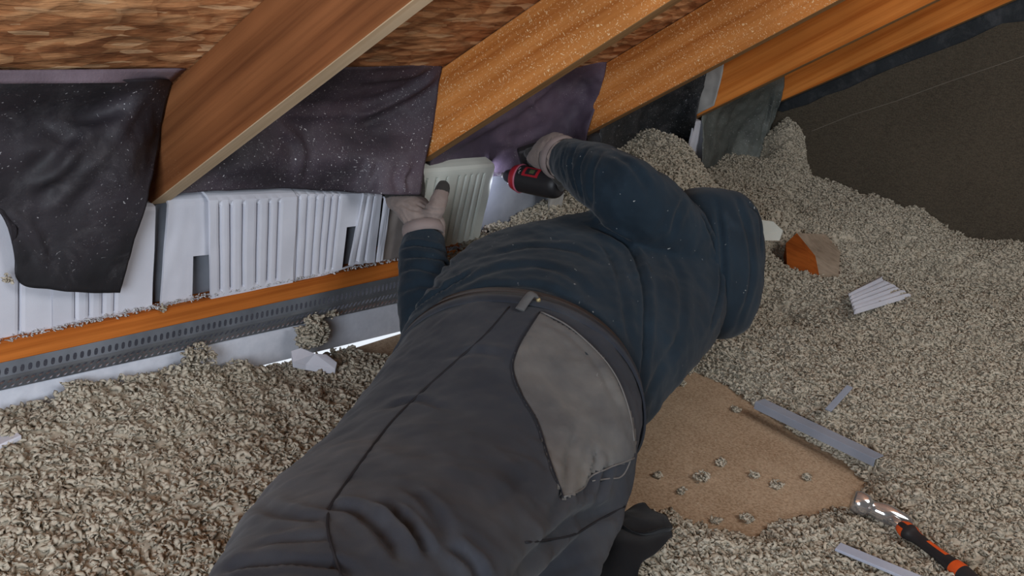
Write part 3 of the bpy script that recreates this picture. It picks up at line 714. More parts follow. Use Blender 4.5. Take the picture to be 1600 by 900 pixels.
# ------------------------------------------------------------------ loose pieces on the insulation
def slab(name, pts, z0, t, m, label, cat, bev=.0015):
    """outline given by photo points with their heights; t = thickness downwards"""
    top = [onZ(x, y, z) for x, y, z in pts]
    o = mk(name, *extrude(top, (0, 0, -t)), m, label=label, cat=cat); bevel(o, bev); return o
def angle_strip(name, A, B, w, t, m, label, cat, lip=0.0):
    A, B = np.array(A), np.array(B); d = B-A; L = np.linalg.norm(d); d /= L; s = np.cross(d, [0, 0, 1]); s /= np.linalg.norm(s); n = np.cross(s, d)
    sec = [(-w/2, 0), (w/2, 0), (w/2, -t)] + ([(w/2-t, -t), ] if lip else []) 
    if lip: sec = [(-w/2, 0), (w/2, 0), (w/2, -lip), (w/2-t, -lip), (w/2-t, -t), (-w/2, -t)]
    else: sec = [(-w/2, 0), (w/2, 0), (w/2, -t), (-w/2, -t)]
    V, F = extrude([A+s*a+n*b for a, b in sec], d*L); o = mk(name, V, F, m, label=label, cat=cat); bevel(o, .0008); return o
greyfoam = mat_foam('grey_blue_metal', lin(150,156,168), lin(128,134,146))
a = onZ(1187,625,.040); b = onZ(1374,714,.050)
angle_strip('metal_trim', a, b, .034, .003, greyfoam, 'long grey angle trim lying at the edge of the bare floor board', 'trim', lip=.018)
tuft(onZ(1240,634,.050), .008, 10, 'white crumb of fluff on the long grey angle trim', .0035, .8)
angle_strip('foam_strip', onZ(1309,852,.050), onZ(1440,906,.058), .026, .005, mat_foam('blue_white_foam', lin(176,182,196), lin(156,162,178)), 'flat pale strip lying near the black tool handle at the lower right', 'strip')
angle_strip('foam_strip', onZ(1294,640,.075), onZ(1328,603,.110), .014, .004, greyfoam, 'short thin grey strip poking out of the insulation above the angle trim', 'strip')
slab('foam_piece', [(-30,688,.105),(0,680,.107),(22,671,.11),(34,680,.11),(0,698,.105),(-30,708,.105)], 0, .008, foam, 'small white foam piece at the left edge on the insulation', 'foam piece')
slab('foam_piece', [(455,548,.085),(470,543,.09),(492,552,.08),(510,553,.075),(527,566,.06),(524,577,.05),(500,574,.055),(478,570,.06),(458,566,.07)], 0, .012, foam, 'torn white foam fragment leaning in the insulation below the perforated strip', 'foam piece')
# white block half buried beside the worker's head
p0 = onZ(1170,347,.17); 
mk('foam_block', *hexa([onZ(1160,375,.215), onZ(1218,376,.215), onZ(1224,362,.225), onZ(1165,358,.235), onZ(1160,360,.240), onZ(1223,360,.240), onZ(1208,346,.262), onZ(1160,340,.27)]), foam_cream, label='cream foam block sticking out of the insulation beside the worker\'s hood', cat='foam block')
# ribbed offcut
def offcut():
    tl, tr, br, bl = onZ(1325,460,.125), onZ(1372,436,.125), onZ(1418,467,.115), onZ(1335,491,.115)
    V = []; F = []; nu, nv = 8, 40
    for j in range(nv+1):
        v = j/nv; a = tl*(1-v)+bl*v; b = tr*(1-v)+br*v; b = b+(b-a)*(.06*math.sin(v*40)+.05*nz((v*7, 0, 0), 1))
        ph = (v*6) % 1; zoff = .014*(ph if ph < .75 else (1-ph)*3)
        for i in range(nu+1): u = i/nu; q = a*(1-u)+b*u; V.append((q[0], q[1], q[2]+zoff+.003*u))
    for j in range(nv):
        for i in range(nu): k = j*(nu+1)+i; F.append((k, k+1, k+nu+2, k+nu+1))
    return V, F
o = mk('foam_offcut', *offcut(), foam, label='white ribbed foam offcut lying on the insulation right of the timber stub', cat='foam offcut'); solid(o, .004)
# timber stub
st = np.array(onZ(1252,405,.10)); 
ot = [onZ(1228,380,.17), onZ(1245,364,.20), onZ(1290,366,.195), onZ(1313,394,.16), onZ(1310,432,.115), onZ(1282,440,.10), onZ(1231,442,.08)]
fm_ = onZ(1274,400,.15); off_ = np.array([.07,.02,-.08]); VV = ot+[fm_]+[q+off_ for q in ot]
FF = [(1,2,3,4,5,7), (0,1,7,5,6)]+[(i, i+8, (i+1) % 7+8, (i+1) % 7) for i in range(7)]+[tuple(range(14, 7, -1))]
o = mk('timber_stub', VV, FF, [wood_stub, wood_cut], mi=[1,0]+[0]*8, label='cut timber end, orange face and grey top, showing in a hollow of the insulation', cat='timber')

# ------------------------------------------------------------------ hammer at lower right
ham = empty('hammer', onZ(1450,850,.03), 'hammer with black and orange grip and shiny steel head, half buried at lower right', 'hammer')
hA, hB = onZ(1408,822,.050), onZ(1530,915,.055)
ax = hB-hA; prof = [(0,.0125),(.06,.0165),(.14,.0165),(.22,.0125),(.42,.0115),(.62,.0135),(.70,.0155),(.80,.0160),(1.0,.0135),(1.25,.0145),(1.3,.010)]
pr = catmull([(t, r_, 0) for t, r_ in prof], 60)
V, F = tube([hA+ax*q[0] for q in pr], [q[1] for q in pr], 18, flat=.85)
ctr = np.array(V); tpar = ((ctr-hA)@ax)/(ax@ax)
side = np.cross(ax/np.linalg.norm(ax), [0, 0, 1]); upd = np.cross(side, ax/np.linalg.norm(ax))
mi = []
for fc in F:
    c = ctr[list(fc)].mean(0); t = ((c-hA)@ax)/(ax@ax); off = (c-(hA+ax*t)); u_ = off@upd; s_ = off@side
    org = t < .10 and not (u_ > .006 and s_ > .004) or (.12 < t < .26 and s_ < -.006) or (.36 < t < .60 and u_ > .007 and abs(s_+.002) < .005) or (.70 < t < .79)
    mi.append(1 if org else 0)
mk('grip', V, F, [blackp, orangep], mi=mi, smooth=True, parent=ham, label='black grip with orange rubber inserts')
mk('shaft', *tube([hA-ax*.20, hA+ax*.02], [.008, .009], 12), chrome, smooth=True, parent=ham, label='steel neck')
hc = hA-ax*.24
hd = -(onZ(1362,782,.055)-onZ(1420,806,.045)); hd /= np.linalg.norm(hd)
hp = [(hc-hd*.058, .018), (hc-hd*.048, .021), (hc-hd*.034, .020), (hc-hd*.024, .014), (hc, .018), (hc+hd*.02, .017), (hc+hd*.04, .012), (hc+hd*.065-np.array([0,0,.012]), .005)]
q = catmull([np.append(p_, r_) for p_, r_ in hp], 28)
mk('head', *tube([x_[:3] for x_ in q], [x_[3] for x_ in q], 16), chrome, smooth=True, parent=ham, label='polished steel head')

# ------------------------------------------------------------------ crumpled black cloth bag
def cloth_bag():
    rg = []
    spec = [((925,905,1.36),(985,925,1.36),(955,880,1.38)), ((925,870,1.42),(1008,880,1.38),(965,845,1.42)), ((935,838,1.48),(1037,850,1.42),(985,815,1.48)), ((945,815,1.52),(1047,822,1.47),(1000,795,1.53)), ((953,812,1.50),(1047,814,1.47),(1000,790,1.57))]
    for L, R, T in spec: rg.append(pring(L, R, T, kb=.6, n=48))
    inner = [np.array(rg[-1])*0+np.mean(np.array(rg[-1]), 0)+(np.array(rg[-1])-np.mean(np.array(rg[-1]), 0))*.93]
    inner.append(inner[0]*1.0+(np.mean(np.array(rg[-2]), 0)-np.mean(np.array(rg[-1]), 0))*1.6); c_ = inner[1].mean(0); inner[1] = c_+(inner[1]-c_)*.75
    rs = smoothrings(rg, 30)+inner
    V, F = loft(rs); V = np.array(V)
    for i in range(len(V)):
        V[i] += np.array([nz(V[i], 22, 1), nz(V[i], 22, 4), nz(V[i], 22, 8)])*.012
        V[i][2] = max(V[i][2], .004)
    return V, F
mk('cloth_bag', *cloth_bag(), black_m, smooth=True, label='crumpled open black cloth pouch lying beside the worker\'s thigh on the floor', cat='cloth pouch')

# ================================================================== THE WORKER
person = empty('person', (1.25, .82, .03), 'person in navy sweatshirt and faded black jeans lying on one side, holding a driver', 'person')
def wr_(c, r, up=(0,0,1), ax=(1,0,0), **k):   # ring around world centre c, normal ax
    c = np.array(c, float); ax = np.array(ax, float); ax /= np.linalg.norm(ax); u = np.array(up, float); u -= ax*(u@ax); u /= np.linalg.norm(u); s = np.cross(ax, u)
    if s@RT < 0: s = -s
    return ring(c-s*r, c+s*r, c+u*r, **k)
# --- torso and arms (sweatshirt)
torso = smoothrings([
 pring((632,640,1.58),(985,680,1.52),(805,520,1.56), kb=.9, pw=2.2),
 pring((619,575,1.69),(996,632,1.64),(812,468,1.67), kb=.9, pw=2.2),
 pring((640,520,1.80),(1040,592,1.74),(855,405,1.79), kb=.95, pw=2.2),
 pring((728,416,1.95),(1094,545,1.85),(922,376,1.90), kb=1.0, pw=2.2),
 pring((866,376,2.06),(1124,520,1.96),(1020,356,2.00), kb=1.0, pw=2.2),
 pring((965,365,2.16),(1130,500,2.06),(1075,322,2.10), kb=1.0, pw=2.2),
 pring((1030,370,2.24),(1130,470,2.16),(1090,340,2.20), kb=1.0)], 40)
def limb(spec, n=30): 
    q = catmull([np.append(P(*s[:3]), s[3]*s[2]/FPX) for s in spec], n)
    return tube([x[:3] for x in q], [x[3] for x in q], 28)
arm_l = limb([(1065,395,2.08,62),(1030,350,2.00,64),(985,308,1.94,60),(945,280,2.00,52),(912,262,2.08,43),(896,254,2.13,37),(889,251,2.16,35)], 40)
arm_r = limb([(960,480,2.02,70),(860,520,1.98,62),(760,545,1.93,58),(690,540,1.88,52),(662,480,1.90,42),(664,430,1.95,40),(660,395,1.99,36),(663,370,2.015,31)], 46)
TV, TN, TF_ = remesh([loft(torso), arm_l, arm_r], .0058, 3)
wr = np.array([nz(v, 14, 2)+.6*nz(v, 31, 7)+.3*nz(v, 70, 3) for v in TV])*.0042
TV = TV+TN*wr[:, None]
shirt_folds = [
 ([(918,352),(962,368),(990,395),(1006,440),(1010,500),(1006,560),(1000,615)], .009, .007),
 ([(935,372),(960,410),(975,470),(985,540)], .005, .008),
 ([(700,455),(760,425),(830,415),(890,430),(930,470)], .004, .010),
 ([(680,480),(760,450),(850,450),(930,500),(975,580)], .004, .009),
 ([(760,400),(830,385),(900,392),(940,415)], .004, .009),
 ([(1030,380),(1060,430),(1065,500),(1045,570)], .004, .010),
 ([(1095,330),(1122,400),(1125,460),(1108,520)], .007, .006),
 ([(1080,300),(1060,330),(1050,370)], .005, .007),
 ([(885,225),(878,255),(886,285)], .004, .004), ([(900,225),(892,258),(902,300)], .006, .005), ([(918,228),(905,265),(912,318)], .006, .006), ([(940,235),(925,270),(925,330)], .004, .007),
 ([(960,240),(990,262),(1015,300)], .005, .008),
 ([(622,388),(650,382),(690,390),(703,400)], .006, .005), ([(624,402),(655,400),(690,405),(705,418)], .006, .005), ([(622,425),(650,418),(690,428)], .005, .006), ([(625,455),(660,445),(700,452)], .004, .007),
 ([(640,495),(665,470),(700,448),(745,420)], .008, .006), ([(1000,640),(1040,560),(1075,520)], .004, .009)]
TV = folds(TV, TN, TF_, shirt_folds)
shirt = mk('sweatshirt', TV, TF_, shirt_m, parent=person, smooth=True)
TREE_S = bvh(TV, TF_)
# cuffs
def cuff(C_, r, lab, w=.012):
    a, b = C_; V, F = tube([a, a+(b-a)*.5, b], [r, r*1.04, r], 28, cap=False); o = mk('cuff', V, F, cuff_m, parent=person, smooth=True, label=lab); solid(o, .004); return o
# hood with head inside
def hring(x, t, b, w, dw, sk=0): return pring((x-sk, t, w), (x+sk, b, w-.05), (x+6, (t+b)/2, w-.02-dw), kb=1.0, pw=2.5)
hood = [hring(1046, 330, 500, 2.15, .06), hring(1068, 300, 522, 2.14, .09), hring(1100, 294, 529, 2.14, .105), hring(1135, 296, 528, 2.15, .11),
        hring(1163, 306, 516, 2.17, .10), hring(1182, 332, 486, 2.19, .075), hring(1190, 365, 450, 2.20, .045)]
HV, HN, HF = remesh([loft(smoothrings(hood, 24))], .0058, 3)
HV = HV+HN*(np.array([nz(v, 12, 4)+.5*nz(v, 28, 3) for v in HV])*.005)[:, None]
HV = folds(HV, HN, HF, [([(1118,310),(1128,380),(1128,450),(1115,515)], .007, .006), ([(1150,305),(1172,380),(1172,450),(1150,515)], .005, .009), ([(1085,320),(1100,400),(1098,480)], .004, .009), ([(1165,315),(1186,340),(1190,400)], .004, .006)])
mk('hood', HV, HF, shirt_m, parent=person, smooth=True)

# --- jeans
left_leg = smoothrings([
 pring((617,590,1.70),(1003,640,1.62),(808,462,1.665), kb=.8, pw=2.15),
 pring((574,640,1.60),(1000,690,1.55),(800,505,1.58), kb=.85, pw=2.15),
 pring((520,697,1.46),(985,735,1.46),(770,575,1.47), kb=.85, pw=2.1),
 pring((455,760,1.30),(925,790,1.34),(710,645,1.33), kb=.85, pw=2.1),
 pring((395,815,1.14),(870,840,1.18),(640,700,1.17), kb=.85, pw=2.1),
 pring((350,872,.98),(812,890,1.02),(590,765,1.02), kb=.85, pw=2.1),
 pring((322,930,.86),(740,955,.90),(530,835,.90), kb=.9, pw=2.1),
 pring((270,1010,.76),(660,1060,.79),(470,920,.79), kb=1, pw=2.1),
 wr_((.25,.43,.37), .085, ax=(1,.15,0)), wr_((.12,.42,.33), .07, ax=(1,.1,.1))], 60)
right_leg = smoothrings([
 pring((640,650,1.62),(1002,645,1.62),(830,520,1.63), kb=.9, pw=2.2),
 pring((680,730,1.55),(996,700,1.55),(850,610,1.57), kb=.9, pw=2.2),
 pring((700,800,1.45),(988,760,1.47),(850,690,1.48), kb=.8, pw=2.2),
 pring((690,880,1.33),(962,835,1.37),(835,770,1.38), kb=.7, pw=2.2),
 pring((670,950,1.20),(926,905,1.25),(800,850,1.26), kb=.7, pw=2.2),
 wr_((.72,.52,.11), .085, ax=(1,.2,0)), wr_((.5,.45,.10), .075, ax=(1,.2,0)), wr_((.3,.41,.09), .065, ax=(1,.2,0))], 50)
JV, JN, JF = remesh([loft(left_leg), loft(right_leg)], .0058, 3)
JV = JV+JN*(np.array([nz(v, 11, 3)+.5*nz(v, 26, 1)+.35*nz((v[0]*.6,v[1],v[2]), 60, 1) for v in JV])*.0045)[:, None]
JV = folds(JV, JN, JF, [
 ([(1010,770),(960,795),(900,810),(845,860),(800,905)], .010, .010),
 ([(905,660),(885,720),(880,770),(845,830)], .006, .007),
 ([(512,792),(560,800),(605,840),(625,875)], .007, .008), ([(600,785),(640,825),(668,865)], .009, .006), ([(520,840),(460,842),(400,850)], .004, .007),
 ([(340,890),(420,878),(520,882),(560,900)], .006, .007), ([(640,760),(680,800),(700,850)], .004, .008),
 ([(380,770),(430,800),(505,812)], .004, .008), ([(700,850),(740,880),(750,905)], .006, .008),
 ([(930,700),(925,740),(910,775)], .008, .005), ([(950,715),(945,745),(925,790)], .006, .006),
 ([(690,560),(740,550),(790,555)], .003, .008), ([(600,640),(650,625),(700,640)], .003, .008), ([(830,500),(880,520),(930,570),(965,640)], .003, .007),
 ([(760,800),(800,770),(830,730)], .003, .01), ([(960,860),(900,880),(850,895)], .003, .008)])
JV[:, 2] = np.maximum(JV[:, 2], .004)
jeans = mk('jeans', JV, JF, jean_m, parent=person, smooth=True)
TREE_J = bvh(JV, JF)
# side seam, waistband, pocket, belt loop
def surf_tube(T, px, r, lift=.0, n=6, step=5, both=True):
    pts = polyline3(T, smoothpx(px), step); q = [h+nn*lift for h, nn in pts]
    if len(q) < 3: return None
    Q = np.array(q)
    for _ in range(3): Q[1:-1] = (Q[:-2]+2*Q[1:-1]+Q[2:])/4
    return tube(list(Q), [r]*len(Q), n)
def seam(T, px, r, lift, m, parent, name='seam', label=None):
    t = surf_tube(T, px, r, lift)
    if t: return mk(name, *t, m, parent=parent, smooth=True, label=label)
seam(TREE_J, [(796,480),(760,522),(720,558),(660,612),(610,662),(562,725),(530,770),(514,796),(512,830),(522,868),(534,905)], .0016, .0003, thread_m, jeans, label='raised outer seam of the left leg')
seam(TREE_J, [(1010,772),(960,800),(920,822),(890,838),(820,848)], .0016, .0004, thread_m, jeans)
seam(TREE_J, [(994,690),(975,742),(950,748),(925,752)], .0014, .0004, threadl, jeans)
# waistband following the rim
def band():
    rim = np.array(pring((614,587,1.705),(1006,638,1.625),(808,458,1.67), kb=.8, pw=2.15, n=80)); low = np.array(pring((604,606,1.67),(1006,660,1.60),(806,474,1.64), kb=.82, pw=2.15, n=80))
    c0, c1 = rim.mean(0), low.mean(0)
    a0 = c0+(rim-c0)*1.005; a1 = c1+(low-c1)*1.018; a2 = c1+(low-c1)*1.002; b0 = c0+(rim-c0)*.975
    return loft([b0, a0, a0*.5+a1*.5, a1, a2], cap=False)
wb = mk('waistband', *band(), jean_m, parent=jeans, smooth=True)
def bandb():
    rim = np.array(pring((622,577,1.72),(1000,628,1.64),(810,452,1.685), kb=.8, pw=2.15, n=80)); low = np.array(pring((616,590,1.70),(1003,642,1.62),(808,464,1.66), kb=.8, pw=2.15, n=80))
    return loft([rim, low], cap=False)
o = mk('belt', *bandb(), belt_m, parent=person, smooth=True, label='dark leather belt just above the waistband'); solid(o, .003)
TREE_W = bvh(*[np.array(x) if i == 0 else x for i, x in enumerate(band())])
def lp(px, r, m, name, label): 
    q = []
    for x, y, w in px: q.append(P(x, y, w))
    V, F = tube(catmull(q, 12), r, 8, flat=.35); return mk(name, V, F, m, parent=jeans, smooth=True, label=label)
h_, n_ = cast(TREE_J, 812, 486)
if h_ is not None:
    w0 = (h_-CAM)@FW
    lp([(812,484,w0-.004),(820,472,w0+.004),(830,460,w0+.012),(838,462,w0+.02)], .009, pocket_m, 'belt_loop', 'worn belt loop')
for i, (x, y) in enumerate([(779,474),(841,468)]):
    h, nn = cast(TREE_W, x, y+2)
    if h is not None:
        V, F = capsule([h-nn*.001, h+nn*.002], [.0042, .0042], 12, 3); mk('rivet', V, F, brass, parent=jeans, smooth=True, label='small pale metal stud')
# pocket patch laid on the cloth
def patch(T, poly, lift, step=4.0):
    poly = np.array(smoothpx(poly+[poly[0]], 5))[:-1]; x0, y0 = poly.min(0); x1, y1 = poly.max(0)
    xs = np.arange(x0, x1+step, step); ys = np.arange(y0, y1+step, step); idx = {}; V = []; F = []
    Q = np.array([(x, y) for x in xs for y in ys]); D = polydist(Q, poly); k = 0; M_ = {}
    for i in range(len(xs)):
        for j in range(len(ys)):
            if D[k] < step*.5:
                h, nn = cast(T, xs[i], ys[j])
                if h is not None:
                    e = min(1, max(0, -D[k]/5)); M_[(i, j)] = len(V); V.append(h+nn*lift*(.15+.85*e))
            k += 1
    for (i, j) in list(M_):
        q = [(i, j), (i+1, j), (i+1, j+1), (i, j+1)]
        if all(t in M_ for t in q):
            ps = [V[M_[t]] for t in q]
            if max(np.linalg.norm(ps[a]-ps[b]) for a, b in ((0,1),(1,2),(2,3),(3,0))) < .05: F.append(tuple(M_[t] for t in q))
    return V, F
pk = [(843,488),(880,508),(915,532),(950,568),(975,620),(990,660),(990,715),(960,728),(925,742),(912,762),(880,782),(868,750),(850,700),(838,660),(815,620),(801,580),(806,550),(822,520)]
V, F = patch(TREE_J, pk, .0035, 3.5)
pkt = mk('back_pocket', V, F, pocket_m, parent=jeans, smooth=True, label='dust-paled back pocket')
seam(TREE_J, [(843,490),(822,522),(806,552),(801,582),(816,622),(839,662),(852,705),(868,752),(880,780)], .0013, .0028, thread_m, pkt, 'stitching')
seam(TREE_J, [(846,490),(885,510),(925,545),(958,585),(980,640),(988,690)], .0015, .003, threadl, pkt, 'stitching')
seam(TREE_J, [(880,780),(912,764),(925,744),(988,716)], .0015, .003, threadl, pkt, 'stitching')

# --- continuous body under the clothes
def body():
    parts = [loft([ (np.array(r)-np.mean(np.array(r), 0))*.86+np.mean(np.array(r), 0) for r in torso]),
             loft([(np.array(r)-np.mean(np.array(r), 0))*.78+np.mean(np.array(r), 0) for r in left_leg]),
             loft([(np.array(r)-np.mean(np.array(r), 0))*.78+np.mean(np.array(r), 0) for r in right_leg])]
    for spec in ([(1065,395,2.08,46),(1030,350,2.00,44),(985,308,1.94,36),(945,280,2.00,32),(912,262,2.08,27),(888,252,2.15,22),(868,246,2.22,20)],
                 [(960,480,2.02,46),(860,520,1.98,40),(760,545,1.93,36),(690,540,1.88,32),(662,480,1.90,30),(664,430,1.95,26),(660,395,1.99,22),(660,345,2.05,19)]):
        parts.append(limb(spec))
    hc = P(1118,412,2.19); parts.append(capsule([P(1060,405,2.12), P(1100,410,2.15), hc], [.07, .06, .062], 20))
    return parts, hc
parts, hc = body()
fdir = np.array([.35, .85, -.35]); fdir /= np.linalg.norm(fdir); crown = (P(1140,520,2.21)-hc); crown /= np.linalg.norm(crown); fdir -= crown*(fdir@crown); fdir /= np.linalg.norm(fdir); sd = np.cross(crown, fdir)
def hp_(a, b, c): return hc+fdir*a+crown*b+sd*c
parts.append(capsule([hp_(-.01,-.02,0), hp_(0,.035,0)], [.068, .066], 20)); parts.append(capsule([hp_(.04,-.05,0), hp_(.045,0,0)], [.038, .045], 16))
parts.append(capsule([hp_(.085,.012,0), hp_(.103,-.012,0)], [.008, .012], 10))                      # nose
for s in (-1, 1): parts.append(capsule([hp_(-.005,.012,s*.068), hp_(-.012,-.015,s*.070)], [.010, .007], 10))   # ears
parts.append(capsule([hp_(.083,-.038,-.018), hp_(.086,-.038,.018)], [.006, .006], 8))               # mouth
BV, BN, BF = remesh(parts, .008, 3)
BV[:, 2] = np.maximum(BV[:, 2], .006)
mk('body', BV, BF, skin_m, parent=person, smooth=True)
hr = [capsule([hp_(-.02,-.01,0), hp_(-.008,.045,0)], [.069, .067], 20)]
HVv, HNn, HFf = remesh(hr, .008, 2); mk('hair', HVv, HFf, hair_m, parent=person, smooth=True)
# boots, outside the picture
def boot(c, d, nm_label):
    c = np.array(c); d = np.array(d, float); d /= np.linalg.norm(d); s = np.cross(d, (0,0,1))
    pts = [capsule([c+np.array([.10,.01,0]), c], [.062, .058], 18), capsule([c, c+d*.17+np.array([0,0,-.01])], [.05, .042], 18)]
    v, n, f = remesh(pts, .007, 3); v[:, 2] = np.maximum(v[:, 2], .004); mk('boot', v, f, boot_m, parent=person, smooth=True, label=nm_label)
boot((.02,.42,.28), (-.5,.2,-.8), 'dark boot of the upper foot'); boot((.2,.40,.07), (-.9,.3,-.1), 'dark boot of the lower foot')

# --- gloves
def glove(parts, label, dark):
    V, N, F = remesh(parts, .0024, 2)
    V = V+N*(np.array([nz(v, 60, 3)+.5*nz(v, 130, 1) for v in V])*.0014)[:, None]
    C_ = np.array([V[list(f)].mean(0) for f in F]); mi = dark(C_).astype(int)
    return V, N, F, mi, label
r_ = lambda w, px: px*w/FPX
# hand pressing the baffle (fingers run up behind the membrane, thumb on the foam)
ps = [loft(smoothrings([pring((634,366,2.02),(694,370,2.02),(662,352,2.00), kb=1.1), pring((630,348,2.03),(696,352,2.03),(664,340,1.995), kb=1.0, pw=2.4),
        pring((616,330,2.05),(690,338,2.05),(652,325,2.01), kb=1.0, pw=2.5), pring((606,316,2.07),(672,322,2.07),(640,306,2.035), kb=1.0, pw=2.5), pring((607,309,2.09),(662,309,2.09),(636,302,2.065), kb=1.0, pw=2.4)], 16))]
for (x0, x1, x2, yt_, rr) in [(613,608,606,285,8.0),(625,624,624,266,8.8),(639,641,643,258,9.2),(653,656,655,268,8.8)]:
    ps.append(capsule([P(x0,318,2.075), P(x1,300,2.10), P((x1+x2)/2,(300+yt_)/2,2.105), P(x2,yt_,2.118)], [r_(2.08,rr+1), r_(2.08,rr), r_(2.1,rr*.95), r_(2.1,rr*.8)], 12))
ps.append(capsule([P(668,345,2.02), P(680,328,2.005), P(687,310,2.015), P(692,293,2.03)], [r_(2,17), r_(2,15.5), r_(2,13.5), r_(2,11.5)], 14))
tA, tB = P(687,312,2.02), P(692,290,2.03)
def dk1(C_): 
    d = C_-CAM; w = d@FW; y = 450-FPX*(d@UP)/w; x = 800+FPX*(d@RT)/w
    a = P(689,300,2.02); n_ = P(692,285,2.03)-P(687,315,2.02); n_ /= np.linalg.norm(n_)
    th_ = ((C_-a)@n_ > 0) & (np.linalg.norm(C_-a, axis=1) < .05); fg = ((C_-P(625,318,2.08))@np.array(UP) > 0.012) & (np.linalg.norm(C_-a, axis=1) > .045)
    return th_ | fg
V, N, F, mi, lb = glove(ps, 'x', dk1)
V = folds(V, N, F, [([(612,322),(625,330),(634,345),(640,358)], .0035, .003), ([(650,318),(665,325),(690,330)], .003, .003), ([(628,318),(640,326),(655,330)], .002, .003)])
gl = mk('glove', V, F, [glove_m, gloved_m], mi=mi, parent=person, smooth=True, label='taupe work glove with dark fingertips on the hand pressing the baffle')
cuff((P(662,368,2.012), P(660,352,2.018)), r_(2.0,30.5), 'pale glove cuff at the lower sleeve')
# hand on the driver
dA, dB = P(872,290,2.255), P(800,276,2.33)
dax = (dB-dA)/np.linalg.norm(dB-dA)
hT = P(834,247,2.385); hBm = P(850,282,2.30)
ps = [loft(smoothrings([pring((880,209,2.20),(886,284,2.19),(870,240,2.16), kb=1.0), pring((866,207,2.22),(876,274,2.20),(860,238,2.165), kb=1.0, pw=2.3),
        pring((848,216,2.24),(864,270,2.23),(846,240,2.18), kb=1.0, pw=2.4), pring((834,232,2.27),(852,266,2.26),(834,248,2.22), kb=1.0, pw=2.3), pring((824,246,2.29),(840,264,2.28),(826,254,2.26), kb=1.0)], 16))]
# four fingers curling round the handle, thumb over the motor housing
for k, (x, y) in enumerate([(846,236),(852,247),(858,258),(864,268)]):
    w = 2.27; rr = [8.6, 9, 8.8, 8][k]
    ps.append(capsule([P(x+6,y-2,w), P(x-12,y+1-k*1.0,w+.035), P(x-20,y+4,w+.07), P(x-10,y+10,w+.095)], [r_(w,rr+1), r_(w,rr), r_(w,rr*.95), r_(w,rr*.8)], 12))
ps.append(capsule([P(866,262,2.22), P(872,274,2.215), P(878,284,2.235), P(872,294,2.27)], [r_(2.2,13), r_(2.2,12), r_(2.2,10.5), r_(2.2,9)], 12))
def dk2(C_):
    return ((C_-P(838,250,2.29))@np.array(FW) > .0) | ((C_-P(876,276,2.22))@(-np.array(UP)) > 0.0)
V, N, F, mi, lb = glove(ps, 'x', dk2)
V = folds(V, N, F, [([(862,222),(852,240),(858,262)], .0025, .003), ([(870,214),(860,230),(856,250)], .002, .003)])
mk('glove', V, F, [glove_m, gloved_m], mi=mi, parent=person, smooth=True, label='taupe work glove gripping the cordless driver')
cuff((P(880,248,2.195), P(870,243,2.215)), r_(2.2,33), 'pale pinkish glove cuff at the raised sleeve')

# ------------------------------------------------------------------ cordless driver
dr = empty('cordless_driver', (dA+dB)/2, 'black and red cordless impact driver held by the raised gloved hand', 'power tool')
L = np.linalg.norm(dB-dA)
pf = [(-.06,.012),(-.05,.024),(.02,.031),(.15,.0335),(.55,.0335),(.74,.033),(.80,.034)]
q = catmull([(a, b, 0) for a, b in pf], 30)
mk('housing', *tube([dA+dax*L*x_[0] for x_ in q], [x_[1] for x_ in q], 28), blackp, smooth=True, parent=dr)
mk('collar', *tube([dA+dax*L*t for t in (.78,.80,.93,.96)], [.030,.0352,.030,.022], 28), redp, smooth=True, parent=dr, label='red front collar')
mk('trim_ring', *tube([dA+dax*L*t for t in (.775,.79,.805)], [.0345,.0362,.0345], 28), pinkp, smooth=True, parent=dr, label='pale pink ring')
mk('nose', *tube([dA+dax*L*t for t in (.93,1.0,1.12,1.15)], [.0225,.020,.014,.010], 20), blackp, smooth=True, parent=dr, label='black nose cone')
mk('bit', *tube([dA+dax*L*t for t in (1.14,1.22,1.24,1.30,1.32,1.45)], [.0065,.0065,.004,.004,.0032,.0022], 12), chrome, smooth=True, parent=dr, label='steel screwdriver bit')
hv, hn, hf = remesh([capsule([hBm, (hBm+hT)/2, hT], [.021, .017, .018], 16)], .003, 2)
mk('handle', hv, hf, blackp, parent=dr, smooth=True)
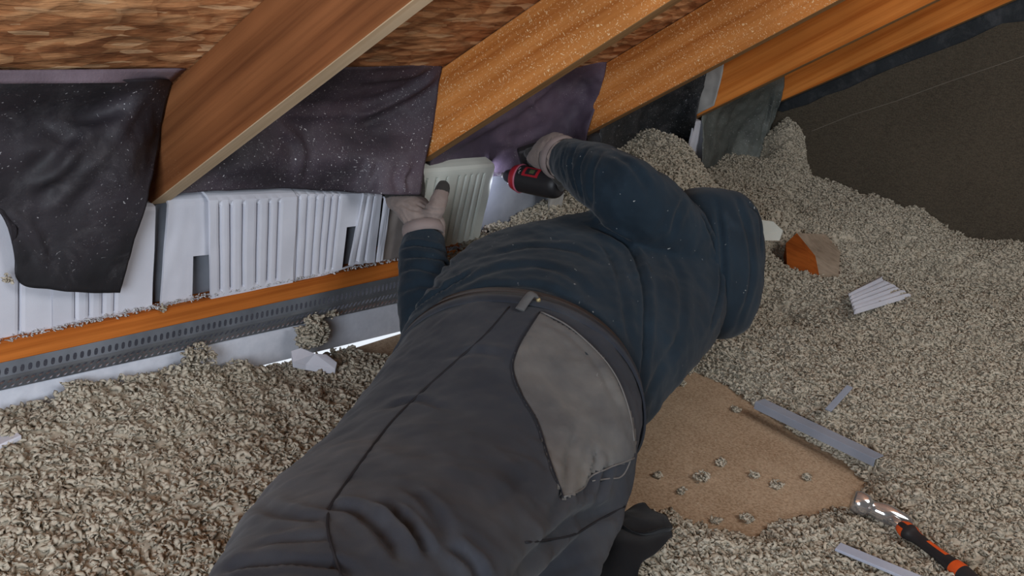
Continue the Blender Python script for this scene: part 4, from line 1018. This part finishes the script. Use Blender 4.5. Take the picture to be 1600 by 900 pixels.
bx = (hT-hBm); bx /= np.linalg.norm(bx); by = dax-bx*(dax@bx); by /= np.linalg.norm(by); bz = np.cross(bx, by)
c_ = hT+bx*.018; pts = [c_+bx*sx*.013+by*sy*.034+bz*sz*.026 for sx in (-1, 1) for sy, sz in ((-1,-1),(1,-1),(1,1),(-1,1))]
o = mk('battery', *hexa(pts), blackp, parent=dr); bevel(o, .006, 3)
# label on the side of the housing that faces the room
def on_house(t, a, r=.0342):
    u = (CAM-(dA+dax*L*.5)); u -= dax*(u@dax); u /= np.linalg.norm(u); v = np.cross(dax, u)
    if v@UP < 0: v = -v
    return dA+dax*L*t+(u*math.cos(a)+v*math.sin(a))*r
def decal(name, t0, t1, a0, a1, m, r, label=None, skew=0):
    V = []; F = []; n = 8
    for i in range(n+1):
        a = a0+(a1-a0)*i/n
        for t in (t0+skew*i/n, t1+skew*i/n): V.append(on_house(t, a, r))
    for i in range(n): F.append((2*i, 2*i+1, 2*i+3, 2*i+2))
    o = mk(name, V, F, m, parent=dr, label=label); solid(o, .0006); return o
decal('label_frame', .30, .64, .22, 1.02, redp, .0346, 'red label frame on the housing')
decal('label_plate', .36, .58, .36, .88, blackp, .0350)
decal('label_plate', .40, .50, .46, .78, greenp, .0354, 'olive centre of the label')
for i, (t, sk) in enumerate([(.690,.02),(.705,-.02),(.720,.02),(.735,-.015)]):
    decal('lettering', t, t+.007, .30+.13*i, .42+.13*i, whitep, .0348, 'small white lettering mark', skew=sk)
ledp = dA+dax*L*1.06-UP*.017
mk('led_lamp', *capsule([ledp, ledp+dax*.002], [.0022, .0022], 8, 3), led, smooth=True, parent=dr, label='small lit work lamp')
sl = bpy.data.lights.new('driver_led', 'SPOT'); sl.energy = 2.2; sl.color = (.78, .82, 1.0); sl.spot_size = math.radians(125); sl.spot_blend = .9; sl.shadow_soft_size = .006
so = bpy.data.objects.new('driver_led', sl); COL.objects.link(so); so.location = tuple(ledp+dax*.006); 
so.rotation_euler = Vector(dax+FW*.25).to_track_quat('-Z', 'Y').to_euler()
